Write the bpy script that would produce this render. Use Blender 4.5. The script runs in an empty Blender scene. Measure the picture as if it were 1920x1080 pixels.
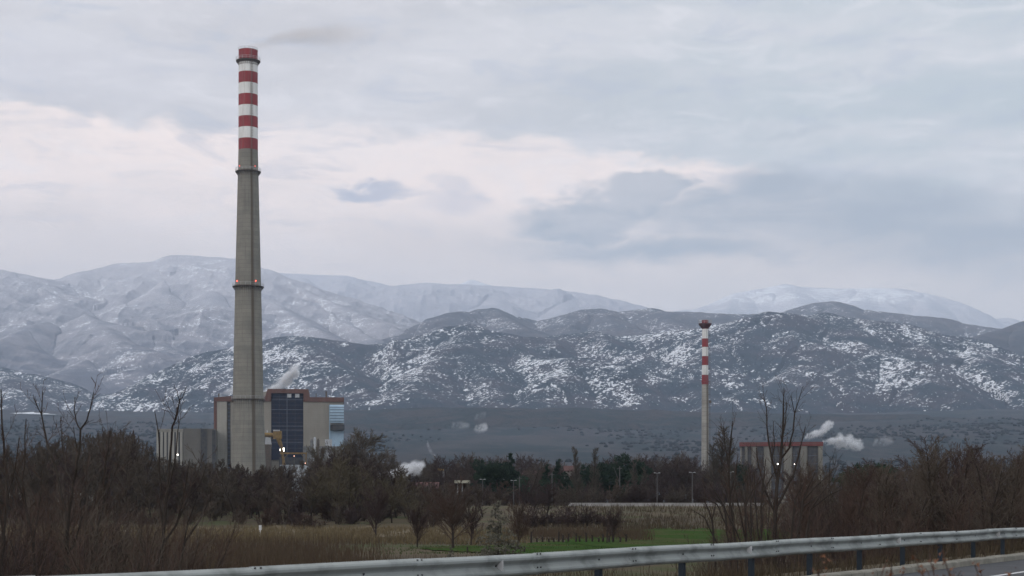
import bpy, math, random
import numpy as np
from mathutils import Vector

# ------------------------------------------------------------------ camera
F = 2955.0            # focal length in photo pixels (1920 wide)
HY = 943.0            # photo row of the eye level
sc = bpy.context.scene
cam_d = bpy.data.cameras.new("camera"); cam = bpy.data.objects.new("camera", cam_d)
sc.collection.objects.link(cam); sc.camera = cam
cam.location = (0, 0, 0); cam.rotation_euler = (math.radians(90), 0, 0)
cam_d.sensor_width = 36; cam_d.lens = F/1920*36
cam_d.shift_y = (HY-540)/1920
cam_d.clip_start = 0.1; cam_d.clip_end = 80000
cam_d.dof.use_dof = True; cam_d.dof.focus_distance = 600; cam_d.dof.aperture_fstop = 5.0

# ------------------------------------------------------------------ render
sc.view_settings.view_transform = 'Standard'; sc.view_settings.look = 'None'
sc.view_settings.gamma = 1; sc.view_settings.exposure = 0.0
sc.render.film_transparent = False
cy = sc.cycles
cy.max_bounces = 5; cy.diffuse_bounces = 2; cy.glossy_bounces = 2; cy.transmission_bounces = 2
cy.volume_bounces = 2; cy.transparent_max_bounces = 8
cy.use_denoising = True
cy.caustics_reflective = False; cy.caustics_refractive = False

# ------------------------------------------------------------------ sun
SUN_EL = math.radians(24); SUN_AZ = math.radians(-128)      # azimuth clockwise from +Y: behind the camera, to the left
sd = Vector((math.sin(SUN_AZ)*math.cos(SUN_EL), math.cos(SUN_AZ)*math.cos(SUN_EL), math.sin(SUN_EL)))
sl = bpy.data.lights.new("sun", 'SUN'); so = bpy.data.objects.new("sun", sl); sc.collection.objects.link(so)
sl.energy = 0.55; sl.angle = math.radians(20); sl.color = (1.0, 0.95, 0.9)
so.rotation_euler = sd.to_track_quat('Z', 'Y').to_euler(); so.location = (0, 0, 60)

# ------------------------------------------------------------------ node helper
class NT:
    def __init__(s, tree): s.t = tree; s.n = tree.nodes; s.l = tree.links
    def node(s, typ, **kw):
        n = s.n.new(typ)
        for k, v in kw.items(): setattr(n, k, v)
        return n
    def put(s, sock, v):
        if isinstance(v, bpy.types.NodeSocket): s.l.new(v, sock)
        elif v is not None:
            try: sock.default_value = v
            except Exception: sock.default_value = (v[0], v[1], v[2], 1.0)
    def m(s, op, a, b=None, c=None, clamp=False):
        n = s.n.new('ShaderNodeMath'); n.operation = op; n.use_clamp = clamp
        s.put(n.inputs[0], a); s.put(n.inputs[1], b); s.put(n.inputs[2], c)
        return n.outputs[0]
    def step(s, v, lo, hi):
        n = s.n.new('ShaderNodeMapRange'); n.interpolation_type = 'SMOOTHSTEP'; n.clamp = True
        s.put(n.inputs['Value'], v); s.put(n.inputs['From Min'], lo); s.put(n.inputs['From Max'], hi)
        return n.outputs['Result']
    def mix(s, f, a, b, blend='MIX'):
        n = s.n.new('ShaderNodeMix'); n.data_type = 'RGBA'; n.blend_type = blend; n.clamp_factor = True
        s.put(n.inputs['Factor'], f); s.put(n.inputs[6], c4(a)); s.put(n.inputs[7], c4(b))
        return n.outputs[2]
    def noise(s, vec, scale, detail=4, rough=0.55, dist=0.0, dims='3D'):
        n = s.n.new('ShaderNodeTexNoise'); n.noise_dimensions = dims
        if vec is not None: s.put(n.inputs['Vector'], vec)
        n.inputs['Scale'].default_value = scale; n.inputs['Detail'].default_value = detail
        n.inputs['Roughness'].default_value = rough; n.inputs['Distortion'].default_value = dist
        return n.outputs['Fac']
    def mapping(s, vec, scale=(1, 1, 1), loc=(0, 0, 0)):
        n = s.n.new('ShaderNodeMapping'); s.put(n.inputs['Vector'], vec)
        n.inputs['Scale'].default_value = scale; n.inputs['Location'].default_value = loc
        return n.outputs[0]
    def sep(s, vec):
        n = s.n.new('ShaderNodeSeparateXYZ'); s.put(n.inputs[0], vec); return n.outputs
    def comb(s, x, y, z):
        n = s.n.new('ShaderNodeCombineXYZ'); s.put(n.inputs[0], x); s.put(n.inputs[1], y); s.put(n.inputs[2], z); return n.outputs[0]
    def curve(s, v, pts):
        n = s.n.new('ShaderNodeFloatCurve'); c = n.mapping.curves[0]
        pts = sorted(pts)
        c.points[0].location = pts[0]; c.points[1].location = pts[-1]
        for p in pts[1:-1]: c.points.new(*p)
        n.mapping.update(); s.put(n.inputs['Value'], v); return n.outputs[0]
def c4(c):
    if isinstance(c, (tuple, list)) and len(c) == 3: return (c[0], c[1], c[2], 1.0)
    return c

# ------------------------------------------------------------------ sky
world = bpy.data.worlds.new("World"); sc.world = world; world.use_nodes = True
w = NT(world.node_tree); w.n.clear()
SKY_STR = 0.1
nish = w.node('ShaderNodeTexSky', sky_type='NISHITA'); nish.sun_disc = False
nish.sun_elevation = SUN_EL; nish.sun_rotation = SUN_AZ
tc = w.node('ShaderNodeTexCoord'); D = w.sep(tc.outputs['Generated'])
az = w.m('ARCTAN2', D[0], D[1])
hyp = w.m('SQRT', w.m('ADD', w.m('MULTIPLY', D[0], D[0]), w.m('MULTIPLY', D[1], D[1])))
el = w.m('DIVIDE', D[2], w.m('MAXIMUM', hyp, 0.001))
T = w.m('ADD', w.m('DIVIDE', az, 0.6284), 0.5)               # azimuth, 0..1 over the view
H = w.m('DIVIDE', el, 0.32)                                  # height over the horizon, 0..1 over the view
def th(px, py):
    a = math.atan((px-960)/F); return (a/0.6284+0.5, (HY-py)/F*math.cos(a)/0.32)
cv = w.comb(w.m('MULTIPLY', T, 2.0), H, 0.0)
nd1 = w.m('SUBTRACT', w.noise(w.mapping(cv, (1.0, 2.6, 1)), 3.0, 6, 0.6), 0.5)
nd2 = w.m('SUBTRACT', w.noise(w.mapping(cv, (1.0, 2.2, 1), (7, 3, 1)), 9.0, 5, 0.62), 0.5)
nd4 = w.m('SUBTRACT', w.noise(w.mapping(cv, (1.0, 3.2, 1), (1, 5, 9)), 5.5, 7, 0.62, 0.6), 0.5)
nd3 = w.m('SUBTRACT', w.noise(w.mapping(cv, (1.0, 3.6, 1), (3, 9, 4)), 2.0, 5, 0.55), 0.5)
Td = w.m('ADD', T, w.m('ADD', w.m('MULTIPLY', nd4, 0.06), w.m('MULTIPLY', nd1, 0.05))); 
Hd = w.m('ADD', H, w.m('ADD', w.m('MULTIPLY', nd1, 0.10), w.m('MULTIPLY', nd2, 0.10)))
def blob(px, py, rx, ry, soft=0.7, rot=0.0):
    t, h = th(px, py)
    dx = w.m('SUBTRACT', Td, t); dy = w.m('ADD', w.m('SUBTRACT', Hd, h), w.m('MULTIPLY', dx, rot))
    x = w.m('DIVIDE', dx, rx/1920); y = w.m('DIVIDE', dy, ry/945)
    r = w.m('SQRT', w.m('ADD', w.m('MULTIPLY', x, x), w.m('MULTIPLY', y, y)))
    return w.step(r, 1.0+soft, 1.0-soft)
GREY = (0.71, 0.69, 0.71); BLUE = (0.61, 0.665, 0.70); WHITE = (1.14, 0.985, 0.92); DARK = (0.475, 0.515, 0.575); LOW = (0.86, 0.765, 0.73)
base = w.mix(w.step(T, 0.3, 0.85), GREY, BLUE)
base = w.mix(w.m('MULTIPLY', w.step(nd3, -0.12, 0.16), 0.75), base, (0.83, 0.81, 0.83))
# bright gap in the cloud: below an upper edge that falls to the right
ue = w.curve(T, [(max(0, min(1, th(px, py)[0])), th(px, py)[1]) for px, py in
      [(0, 185), (250, 205), (480, 238), (700, 238), (900, 252), (1200, 285), (1450, 320), (1600, 400), (1919, 440)]])
band = w.m('MULTIPLY', w.step(w.m('SUBTRACT', ue, Hd), -0.006, 0.03), w.step(Hd, 0.36, 0.66))
band = w.m('MULTIPLY', band, w.step(T, 1.0, 0.72))
band = w.m('MULTIPLY', band, w.m('ADD', 0.72, w.m('MULTIPLY', w.step(nd1, -0.2, 0.12), 0.28)))
col = w.mix(band, base, WHITE)
col = w.mix(w.m('MULTIPLY', blob(640, 270, 170, 38, 0.8), 0.7), col, (1.05, 0.95, 0.92))
col = w.mix(w.m('MULTIPLY', w.step(nd4, 0.0, 0.17), 0.30), col, (1.02, 0.98, 1.0))
col = w.mix(w.m('MULTIPLY', w.step(nd4, -0.02, -0.17), 0.34), col, (0.50, 0.55, 0.66))
# low veil above the mountains
col = w.mix(w.m('MULTIPLY', w.step(w.m('ADD', H, w.m('MULTIPLY', nd1, 0.3)), 0.64, 0.46), 0.65), col, LOW)
# darker cloud banks
dk = blob(1120, 400, 150, 48, 0.30, -0.25)
for a in [(1225, 348, 75, 32, 0.28), (1440, 362, 100, 40, 0.5), (1400, 398, 220, 46, 0.5), (1650, 400, 250, 66, 0.6), (1880, 440, 280, 66, 0.7), (1250, 465, 260, 26, 0.9)]:
    dk = w.m('MAXIMUM', dk, blob(*a))
col = w.mix(w.m('MULTIPLY', dk, w.m('ADD', 0.74, w.m('MULTIPLY', w.step(nd4, 0.12, -0.14), 0.26))), col, DARK)
col = w.mix(w.m('MULTIPLY', blob(702, 358, 58, 17, 0.5, -0.2), 0.8), col, (0.52, 0.55, 0.66))
col = w.mix(w.m('MULTIPLY', blob(668, 366, 34, 12, 0.6), 0.6), col, (0.54, 0.57, 0.67))
col = w.mix(w.m('MULTIPLY', blob(860, 368, 60, 20, 0.8), 0.45), col, (0.58, 0.60, 0.70))
col = w.mix(w.m('MULTIPLY', blob(60, 120, 260, 55, 0.9), 0.25), col, (0.84, 0.82, 0.89))
col = w.mix(w.m('MULTIPLY', blob(1500, 235, 60, 10, 0.9), 0.3), col, DARK)
# overhead and behind the camera the overcast is brighter
up = w.m('MULTIPLY', w.step(el, 0.36, 1.1), 0.45)
back = w.m('MULTIPLY', w.step(D[1], 0.3, -0.6), w.m('MULTIPLY', w.step(el, -0.02, 0.15), 0.5))
mul = w.m('ADD', 1.0, w.m('MAXIMUM', up, back))
cm = w.node('ShaderNodeVectorMath', operation='SCALE'); w.put(cm.inputs[0], col); w.put(cm.inputs['Scale'], w.m('MULTIPLY', mul, 1.04/SKY_STR))
fin = w.mix(0.95, nish.outputs[0], cm.outputs[0])
bg = w.node('ShaderNodeBackground'); w.put(bg.inputs['Color'], fin); bg.inputs['Strength'].default_value = SKY_STR
wo = w.node('ShaderNodeOutputWorld'); w.l.new(bg.outputs[0], wo.inputs['Surface'])

# ------------------------------------------------------------------ helpers
rnd = random.Random(7); rng = np.random.default_rng(7)
def at(px, py, Y): return Vector(((px-960)/F*Y, Y, (HY-py)/F*Y))
def X(px, Y): return (px-960)/F*Y
def Z(py, Y): return (HY-py)/F*Y
def link(o): sc.collection.objects.link(o); return o
def tag(o, label=None, cat=None, group=None, kind=None):
    if label: o['label'] = label
    if cat: o['category'] = cat
    if group: o['group'] = group
    if kind: o['kind'] = kind
    return o
def empty(name, loc, label, cat, group=None, rz=0.0):
    o = bpy.data.objects.new(name, None); o.location = loc; o.rotation_euler = (0, 0, rz); o.empty_display_size = 0.5
    return tag(link(o), label, cat, group)
def np_mesh(name, V, Fa, mats, matidx=None, smooth=False):
    me = bpy.data.meshes.new(name); V = np.asarray(V, dtype=np.float32).reshape(-1, 3)
    me.vertices.add(len(V)); me.vertices.foreach_set('co', V.ravel())
    if isinstance(Fa, np.ndarray):
        k = Fa.shape[1]; n = len(Fa); me.loops.add(n*k); me.loops.foreach_set('vertex_index', Fa.astype(np.int32).ravel())
        me.polygons.add(n); me.polygons.foreach_set('loop_start', np.arange(0, n*k, k, dtype=np.int32))
    else:
        tot = [len(f) for f in Fa]; me.loops.add(sum(tot)); me.loops.foreach_set('vertex_index', np.concatenate([np.array(f, dtype=np.int32) for f in Fa]))
        n = len(Fa); me.polygons.add(n); me.polygons.foreach_set('loop_start', np.cumsum([0]+tot[:-1]).astype(np.int32))
    if not isinstance(mats, (list, tuple)): mats = [mats]
    for m_ in mats: me.materials.append(m_)
    if matidx is not None: me.polygons.foreach_set('material_index', np.asarray(matidx, dtype=np.int32))
    me.update(calc_edges=True); me.validate()
    me.polygons.foreach_set('use_smooth', np.full(len(me.polygons), bool(smooth)))
    return me
def obj(name, me, parent=None, loc=(0, 0, 0)):
    o = bpy.data.objects.new(name, me); o.location = loc
    if parent is not None: o.parent = parent
    return link(o)
class MB:
    """collects boxes, lathes and tubes into one mesh"""
    def __init__(s): s.v = []; s.f = []; s.mi = []; s.cur = 0
    def add(s, V, Fs):
        b = len(s.v); s.v += [tuple(p) for p in V]
        for f in Fs: s.f.append([b+i for i in f]); s.mi.append(s.cur)
    def box(s, x0, x1, y0, y1, z0, z1):
        V = [(x0, y0, z0), (x1, y0, z0), (x1, y1, z0), (x0, y1, z0), (x0, y0, z1), (x1, y0, z1), (x1, y1, z1), (x0, y1, z1)]
        s.add(V, [(0, 3, 2, 1), (4, 5, 6, 7), (0, 1, 5, 4), (1, 2, 6, 5), (2, 3, 7, 6), (3, 0, 4, 7)])
    def prism(s, pts, y0, y1):                                # outline in x,z given depth y0..y1
        n = len(pts); V = [(x, y0, z) for x, z in pts]+[(x, y1, z) for x, z in pts]
        s.add(V, [list(range(n)), list(range(2*n-1, n-1, -1))]+[((i+1) % n, i, n+i, n+(i+1) % n) for i in range(n)])
    def tube(s, p, q, r0, r1=None, n=8, cap=True):
        r1 = r0 if r1 is None else r1; p = Vector(p); q = Vector(q); d = (q-p).normalized()
        a = d.orthogonal().normalized(); b = d.cross(a)
        V = [p+(a*math.cos(t)+b*math.sin(t))*r0 for t in [2*math.pi*i/n for i in range(n)]]
        V += [q+(a*math.cos(t)+b*math.sin(t))*r1 for t in [2*math.pi*i/n for i in range(n)]]
        Fs = [(i, (i+1) % n, n+(i+1) % n, n+i) for i in range(n)]
        if cap: Fs += [list(range(n-1, -1, -1)), list(range(n, 2*n))]
        s.add(V, Fs)
    def lathe(s, prof, n=48, mats=None, closed=False):        # prof: (r, z) list
        V = [(r*math.cos(2*math.pi*i/n), r*math.sin(2*math.pi*i/n), z) for r, z in prof for i in range(n)]
        b = len(s.v); s.v += V; m = len(prof)
        for k in range(m if closed else m-1):
            k2 = (k+1) % m
            for i in range(n):
                j = (i+1) % n; s.f.append([b+k*n+i, b+k*n+j, b+k2*n+j, b+k2*n+i]); s.mi.append(mats[k] if mats else s.cur)
    def build(s, name, mats, parent=None, loc=(0, 0, 0), smooth=False):
        me = np_mesh(name, s.v, s.f, mats, s.mi, smooth)
        return obj(name, me, parent, loc)

def mat(name, col, col2=None, scale=1.0, rough=0.8, detail=5, bump=0.0, metal=0.0, stretch=(1, 1, 1), lo=0.35, hi=0.65, spec=0.3):
    m = bpy.data.materials.new(name); m.use_nodes = True; t = NT(m.node_tree)
    p = t.n['Principled BSDF']; p.inputs['Roughness'].default_value = rough; p.inputs['Metallic'].default_value = metal
    p.inputs['Specular IOR Level'].default_value = spec
    tcn = t.node('ShaderNodeTexCoord'); v = t.mapping(tcn.outputs['Object'], stretch)
    if col2 is not None:
        n = t.noise(v, scale, detail, 0.6); t.put(p.inputs['Base Color'], t.mix(t.step(n, lo, hi), col, col2))
    else: p.inputs['Base Color'].default_value = c4(col)
    if bump:
        b = t.node('ShaderNodeBump'); b.inputs['Strength'].default_value = bump; b.inputs['Distance'].default_value = 0.05
        t.put(b.inputs['Height'], t.noise(v, scale*3, 4)); t.l.new(b.outputs[0], p.inputs['Normal'])
    return m
def emit(name, col, strength):
    m = bpy.data.materials.new(name); m.use_nodes = True; p = m.node_tree.nodes['Principled BSDF']
    p.inputs['Base Color'].default_value = c4(col); p.inputs['Emission Color'].default_value = c4(col); p.inputs['Emission Strength'].default_value = strength
    return m

# numpy value noise
def _hash(ix, iy, seed):
    h = (ix.astype(np.int64)*374761393 + iy.astype(np.int64)*668265263 + seed*1442695041) & 0xffffffff
    h = ((h ^ (h >> 13))*1274126177) & 0xffffffff
    return ((h ^ (h >> 16)) & 0xffffff)/float(0xffffff)
def vnoise(x, y, seed=0):
    ix = np.floor(x); iy = np.floor(y); fx = x-ix; fy = y-iy; fx = fx*fx*fx*(fx*(fx*6-15)+10); fy = fy*fy*fy*(fy*(fy*6-15)+10)
    a = _hash(ix, iy, seed); b = _hash(ix+1, iy, seed); c = _hash(ix, iy+1, seed); d = _hash(ix+1, iy+1, seed)
    return (a*(1-fx)+b*fx)*(1-fy)+(c*(1-fx)+d*fx)*fy
def fbm(x, y, octv=5, seed=0, ridged=False, gain=0.5):
    s = 0; a = 1.0; tot = 0
    for o in range(octv):
        n = vnoise(x, y, seed+o*17)
        if ridged: n = 1-np.abs(2*n-1)
        s = s+n*a; tot += a; a *= gain; x = x*2.03+13.7; y = y*2.03+7.1
    return s/tot

# ------------------------------------------------------------------ the lie of the land
# guard rail line: through (1.68, 24.8) with direction (.53, .848)
RP = np.array([1.68, 24.8]); RD = np.array([13.22, 21.2]); RD = RD/np.linalg.norm(RD); RN = np.array([-RD[1], RD[0]])
if RN[1] < 0: RN = -RN
def rail_dist(x, y): return (x-RP[0])*RN[0]+(y-RP[1])*RN[1]
ROAD_Z = -1.60
_pr = np.array([[-2000, -3.3], [0, -3.3], [205, -3.3], [262, -1.5], [296, -0.62], [330, -0.5], [450, -0.3], [700, 0.0], [950, 1.0], [1500, 12], [3000, 105], [5600, 320], [8000, 420], [60000, 430]])
def ground_z(x, y):
    x = np.asarray(x, float); y = np.asarray(y, float)
    f = np.interp(y, _pr[:, 0], _pr[:, 1])
    f = f + (fbm(x/45, y/45, 3, 5)-0.5)*0.35*np.clip((y-20)/60, 0, 1) + (fbm(x/600, y/600, 4, 9)-0.5)*60*np.clip((y-1500)/2500, 0, 1)
    d = rail_dist(x, y)
    verge = -1.50-0.02*d
    t = np.clip((d-1.2)/6.5, 0, 1); t = t*t*(3-2*t)
    g = verge*(1-t)+f*t
    return np.where(d < 0.10, -1.80, g)
def gz(x, y): return float(ground_z(np.array([x]), np.array([y]))[0])

def terrain_mat():
    m = bpy.data.materials.new('ground_soil_and_grass'); m.use_nodes = True; t = NT(m.node_tree); p = t.n['Principled BSDF']
    p.inputs['Roughness'].default_value = 0.95; p.inputs['Specular IOR Level'].default_value = 0.1
    g = t.node('ShaderNodeNewGeometry'); P = g.outputs['Position']; S = t.sep(P)
    n1 = t.noise(P, 0.05, 6, 0.6); n2 = t.noise(P, 1.3, 6, 0.7); nf = t.noise(t.mapping(P, (1, 0.30, 1)), 0.0045, 8, 0.68)
    near = t.mix(t.step(n1, 0.4, 0.6), (0.085, 0.068, 0.043), (0.060, 0.046, 0.033))
    near = t.mix(t.m('MULTIPLY', t.step(n2, 0.35, 0.7), 0.6), near, (0.105, 0.088, 0.058))
    n4 = t.noise(P, 0.11, 5, 0.65)
    near = t.mix(t.step(n4, 0.5, 0.64), near, (0.06, 0.068, 0.03))
    nn = t.noise(t.mapping(P, (1, 0.22, 1)), 0.012, 7, 0.7)
    far = t.mix(t.step(nf, 0.44, 0.56), (0.013, 0.024, 0.030), (0.036, 0.037, 0.042))
    far = t.mix(t.m('MULTIPLY', t.step(nn, 0.5, 0.6), 0.5), far, (0.058, 0.057, 0.06))
    t.put(p.inputs['Base Color'], t.mix(t.step(S[1], 450, 900), near, far))
    b = t.node('ShaderNodeBump'); b.inputs['Strength'].default_value = 0.6; b.inputs['Distance'].default_value = 0.3
    t.put(b.inputs['Height'], n2); t.l.new(b.outputs[0], p.inputs['Normal'])
    return m
M_ground = terrain_mat()
def sheet(xs, ys):
    Xg, Yg = np.meshgrid(xs, ys); return Xg, Yg
def grid_faces(nx, ny):
    i = np.arange(nx-1); j = np.arange(ny-1); I, J = np.meshgrid(i, j); a = (J*nx+I).ravel()
    return np.stack([a, a+1, a+1+nx, a+nx], 1)
# one sheet: fine where the camera looks, reaching the horizon
ys = np.concatenate([np.linspace(-3000, -50, 12), np.linspace(-40, 10, 12), np.arange(12, 130, 0.8), np.arange(130, 340, 3), np.geomspace(342, 9000, 150), np.geomspace(9500, 32000, 16)])
us = np.concatenate([np.linspace(-1, -0.36, 14)[:-1], np.linspace(-0.36, 0.36, 260), np.linspace(0.36, 1, 14)[1:]])
U, YY = np.meshgrid(us, ys)
half = np.maximum(np.abs(YY), 60)*1.0
XX = U*half
gv = np.stack([XX, YY, ground_z(XX, YY)], -1)
tag(obj('ground', np_mesh('ground', gv.reshape(-1, 3), grid_faces(len(us), len(ys)), M_ground, smooth=True)), kind='structure')

# ------------------------------------------------------------------ mountains
def mountain_mat(name, forest, brown, frost, snow_lo, snow_hi, zlo, zhi, scale=1.0, frost_haze_amt=0.0, fz=(0, 1), fine=1.0):
    m = bpy.data.materials.new(name); m.use_nodes = True; t = NT(m.node_tree); p = t.n['Principled BSDF']
    p.inputs['Roughness'].default_value = 0.95; p.inputs['Specular IOR Level'].default_value = 0.05
    g = t.node('ShaderNodeNewGeometry'); P = g.outputs['Position']; S = t.sep(P); N = t.sep(g.outputs['Normal'])
    P2 = t.mapping(P, (1, 1, 1.9))
    c2 = t.noise(t.mapping(P, (1, 0.8, 1.5)), 0.085*scale, 2, 0.7); a = t.noise(P2, 0.0022*scale, 3, 0.6); b = t.noise(P2, 0.009*scale, 5, 0.62, 0.4); c = t.noise(t.mapping(P, (1, 0.8, 1.8)), 0.038*scale, 3, 0.75)
    d = t.noise(P2, 0.0045*scale, 7, 0.68)
    col = t.mix(t.step(d, 0.42, 0.6), forest, brown)
    col = t.mix(t.m('MULTIPLY', t.step(c, 0.3, 0.75), 0.35), col, tuple(x*0.45 for x in forest))
    fr = t.m('MULTIPLY', t.step(t.m('ADD', S[2], t.m('ADD', t.m('MULTIPLY', t.m('SUBTRACT', b, 0.5), 900), t.m('MULTIPLY', N[0], -520))), fz[0], fz[1]), frost_haze_amt)  # frost favours one aspect, which also puts relief shading into the colour
    col = t.mix(fr, col, frost)  # on the far ranges this pale colour is part frost, part painted haze
    # snow lies in patches, thicker on one aspect, broken by trees and scrub
    big = t.m('ADD', t.m('MULTIPLY', t.m('SUBTRACT', a, 0.5), 0.42), t.m('MULTIPLY', t.m('SUBTRACT', b, 0.5), 0.46))
    big = t.m('ADD', big, t.m('MULTIPLY', N[0], -0.14))
    big = t.m('ADD', big, t.m('MULTIPLY', t.m('SUBTRACT', 1.0, t.step(S[2], zlo, zhi)), -0.20))
    sp = t.m('ADD', t.m('MULTIPLY', t.m('SUBTRACT', c, 0.5), 0.60*fine), t.m('MULTIPLY', t.m('SUBTRACT', c2, 0.5), 0.75*fine))
    col = t.mix(t.step(t.m('ADD', big, sp), snow_lo, snow_hi), col, (0.74, 0.76, 0.79))
    t.put(p.inputs['Base Color'], col)
    bp = t.node('ShaderNodeBump'); bp.inputs['Strength'].default_value = 0.7 if scale > 0.75 else 0.3; bp.inputs['Distance'].default_value = 14
    t.put(bp.inputs['Height'], c); t.l.new(bp.outputs[0], p.inputs['Normal'])
    return m

def mountain(name, material, ridges, Y0, Y1, px0, px1, foot, slope, amp, wav, nx, ny, seed, jag=6.0, ysc=1.0):
    ridges = [[(p[0], p[1], p[2]*ysc) for p in R_] for R_ in ridges]; Y0 *= ysc; Y1 *= ysc; amp *= ysc; wav *= ysc
    segs = []
    for R in ridges:
        sl_ = slope
        pts = [at(px, py, Yd) for px, py, Yd in R]
        for p, q in zip(pts[:-1], pts[1:]): segs.append((p, q, sl_))
    u = np.linspace((px0-960)/F, (px1-960)/F, nx); y = np.linspace(Y0, Y1, ny)
    Ug, Yg = np.meshgrid(u, y); Xg = Ug*Yg
    # warp the plan a little so slopes are not planes
    wx = (fbm(Xg/wav, Yg/wav, 4, seed+3)-0.5)*wav*0.55; wy = (fbm(Xg/wav, Yg/wav, 4, seed+31)-0.5)*wav*0.55
    best = np.full(Xg.shape, -1e9); dist = np.full(Xg.shape, 1e9)
    for p, q, s_ in segs:
        dx, dy = q.x-p.x, q.y-p.y; L2 = dx*dx+dy*dy+1e-6
        t = np.clip(((Xg-p.x)*dx+(Yg-p.y)*dy)/L2, 0, 1)
        d0 = np.hypot(Xg-p.x-dx*t, Yg-p.y-dy*t)
        k = np.clip(d0/500, 0, 1)
        d = np.hypot(Xg+wx*k-p.x-dx*t, Yg+wy*k-p.y-dy*t)
        z = p.z+(q.z-p.z)*t-(np.sqrt((d*s_)**2+25**2)-25)
        m_ = z > best; best = np.where(m_, z, best); dist = np.where(m_, d0, dist)
    k = np.clip(dist/450, 0, 1)
    rn = fbm(Xg/wav, Yg/wav, 6, seed, True, 0.52)
    h = best+(rn-0.62)*amp*k+(fbm(Xg/90, Yg/90, 3, seed+9)-0.5)*jag
    f = ground_z(Xg, Yg)-70
    h = np.where(h > f, h, f-np.minimum((f-h)*0.3, 60))
    V = np.stack([Xg, Yg, h], -1).reshape(-1, 3)
    return tag(obj(name, np_mesh(name, V, grid_faces(nx, ny), material, smooth=True)), kind='structure')

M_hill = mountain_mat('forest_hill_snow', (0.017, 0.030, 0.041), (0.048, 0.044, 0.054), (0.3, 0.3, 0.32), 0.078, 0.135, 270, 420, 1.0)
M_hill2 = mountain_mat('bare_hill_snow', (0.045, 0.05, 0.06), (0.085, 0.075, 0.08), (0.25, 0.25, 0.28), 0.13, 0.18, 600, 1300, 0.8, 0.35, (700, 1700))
M_far = mountain_mat('frost_haze_massif', (0.11, 0.115, 0.14), (0.19, 0.18, 0.20), (0.54, 0.53, 0.56), 0.085, 0.17, 300, 800, 0.75, 0.8, (450, 1900), 0.75)  # forest and frost tones lightened to paint distance haze into the massif
M_far2 = mountain_mat('frost_haze_ridge', (0.26, 0.275, 0.32), (0.30, 0.30, 0.34), (0.54, 0.54, 0.58), 0.22, 0.30, 700, 1900, 0.5, 0.8, (700, 2200), 0.6)  # pale base and frost colours also carry painted distance haze
M_peak = mountain_mat('snow_haze_peak', (0.46, 0.48, 0.53), (0.50, 0.51, 0.55), (0.62, 0.62, 0.66), -0.03, 0.08, 1700, 1980, 0.6, 0.6, (1300, 2300), 0.8)  # pale base fades the peak into the sky, haze put into its colour

# front hills
E = 7600
mountain('hills', M_hill, [
  [(120, 800, E-900), (200, 757, E-700), (260, 722, E-500), (320, 695, E-300), (370, 671, E), (420, 655, E), (490, 641, E), (520, 632, E), (550, 629, E), (600, 634, E), (645, 641, E), (690, 646, E), (740, 645, E), (800, 629, E), (850, 612, E), (882, 607, E), (920, 620, E), (980, 631, E), (1020, 633, E+200), (1060, 627, E+300), (1110, 620, E+300), (1150, 629, E+300), (1200, 629, E+300), (1280, 619, E+200), (1340, 611, E+100), (1390, 601, E), (1442, 585, E), (1475, 588, E), (1520, 598, E), (1550, 587, E+200), (1600, 597, E+200), (1650, 603, E), (1700, 607, E), (1755, 624, E), (1800, 632, E), (1850, 650, E), (1900, 668, E), (1990, 700, E)],
  [(550, 629, E), (590, 655, 7100), (640, 690, 6700), (690, 735, 6300)],
  [(420, 655, E), (470, 690, 6900), (500, 730, 6400)],
  [(882, 607, E), (860, 650, 7100), (800, 690, 6600), (770, 735, 6100)],
  [(882, 607, E), (960, 650, 7150), (1010, 672, 6900), (1090, 672, 6650), (1180, 685, 6500), (1290, 712, 6400), (1330, 745, 6100)],
  [(860, 650, 7100), (900, 680, 6700), (930, 740, 6200)],
  [(1090, 672, 6650), (1040, 710, 6300), (1000, 752, 6000)],
  [(1180, 685, 6500), (1190, 720, 6200), (1200, 750, 6000)],
  [(1110, 620, E+300), (1150, 645, 7500), (1210, 665, 7200)],
  [(1442, 585, E), (1400, 625, 7300), (1330, 655, 7100), (1270, 690, 6900)],
  [(1442, 585, E), (1490, 625, 7200), (1540, 650, 6950), (1500, 690, 6600), (1420, 730, 6200)],
  [(1550, 587, E+200), (1590, 630, 7200), (1650, 660, 6900), (1720, 680, 6600), (1760, 730, 6150)],
  [(1650, 660, 6900), (1560, 700, 6500), (1490, 752, 6100)],
  [(1755, 624, E), (1720, 650, 7200), (1640, 680, 6900)],
  [(1800, 632, E), (1840, 680, 6900), (1900, 720, 6500), (1930, 750, 6200)],
], 5500, 8900, -60, 1990, 330, 0.50, 230, 500, 1150, 400, 11, 9)
# left foothill in front of the massif
mountain('hills', M_hill, [
  [(-80, 670, 8200), (0, 688, 8000), (50, 700, 7900), (100, 718, 7800), (180, 740, 7600), (240, 738, 7600), (300, 760, 7400)],
  [(0, 688, 8000), (30, 730, 7200), (60, 760, 6700)], [(100, 718, 7800), (130, 750, 7200)],
], 6400, 8900, -140, 420, 320, 0.42, 150, 520, 330, 160, 23, 9)
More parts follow.
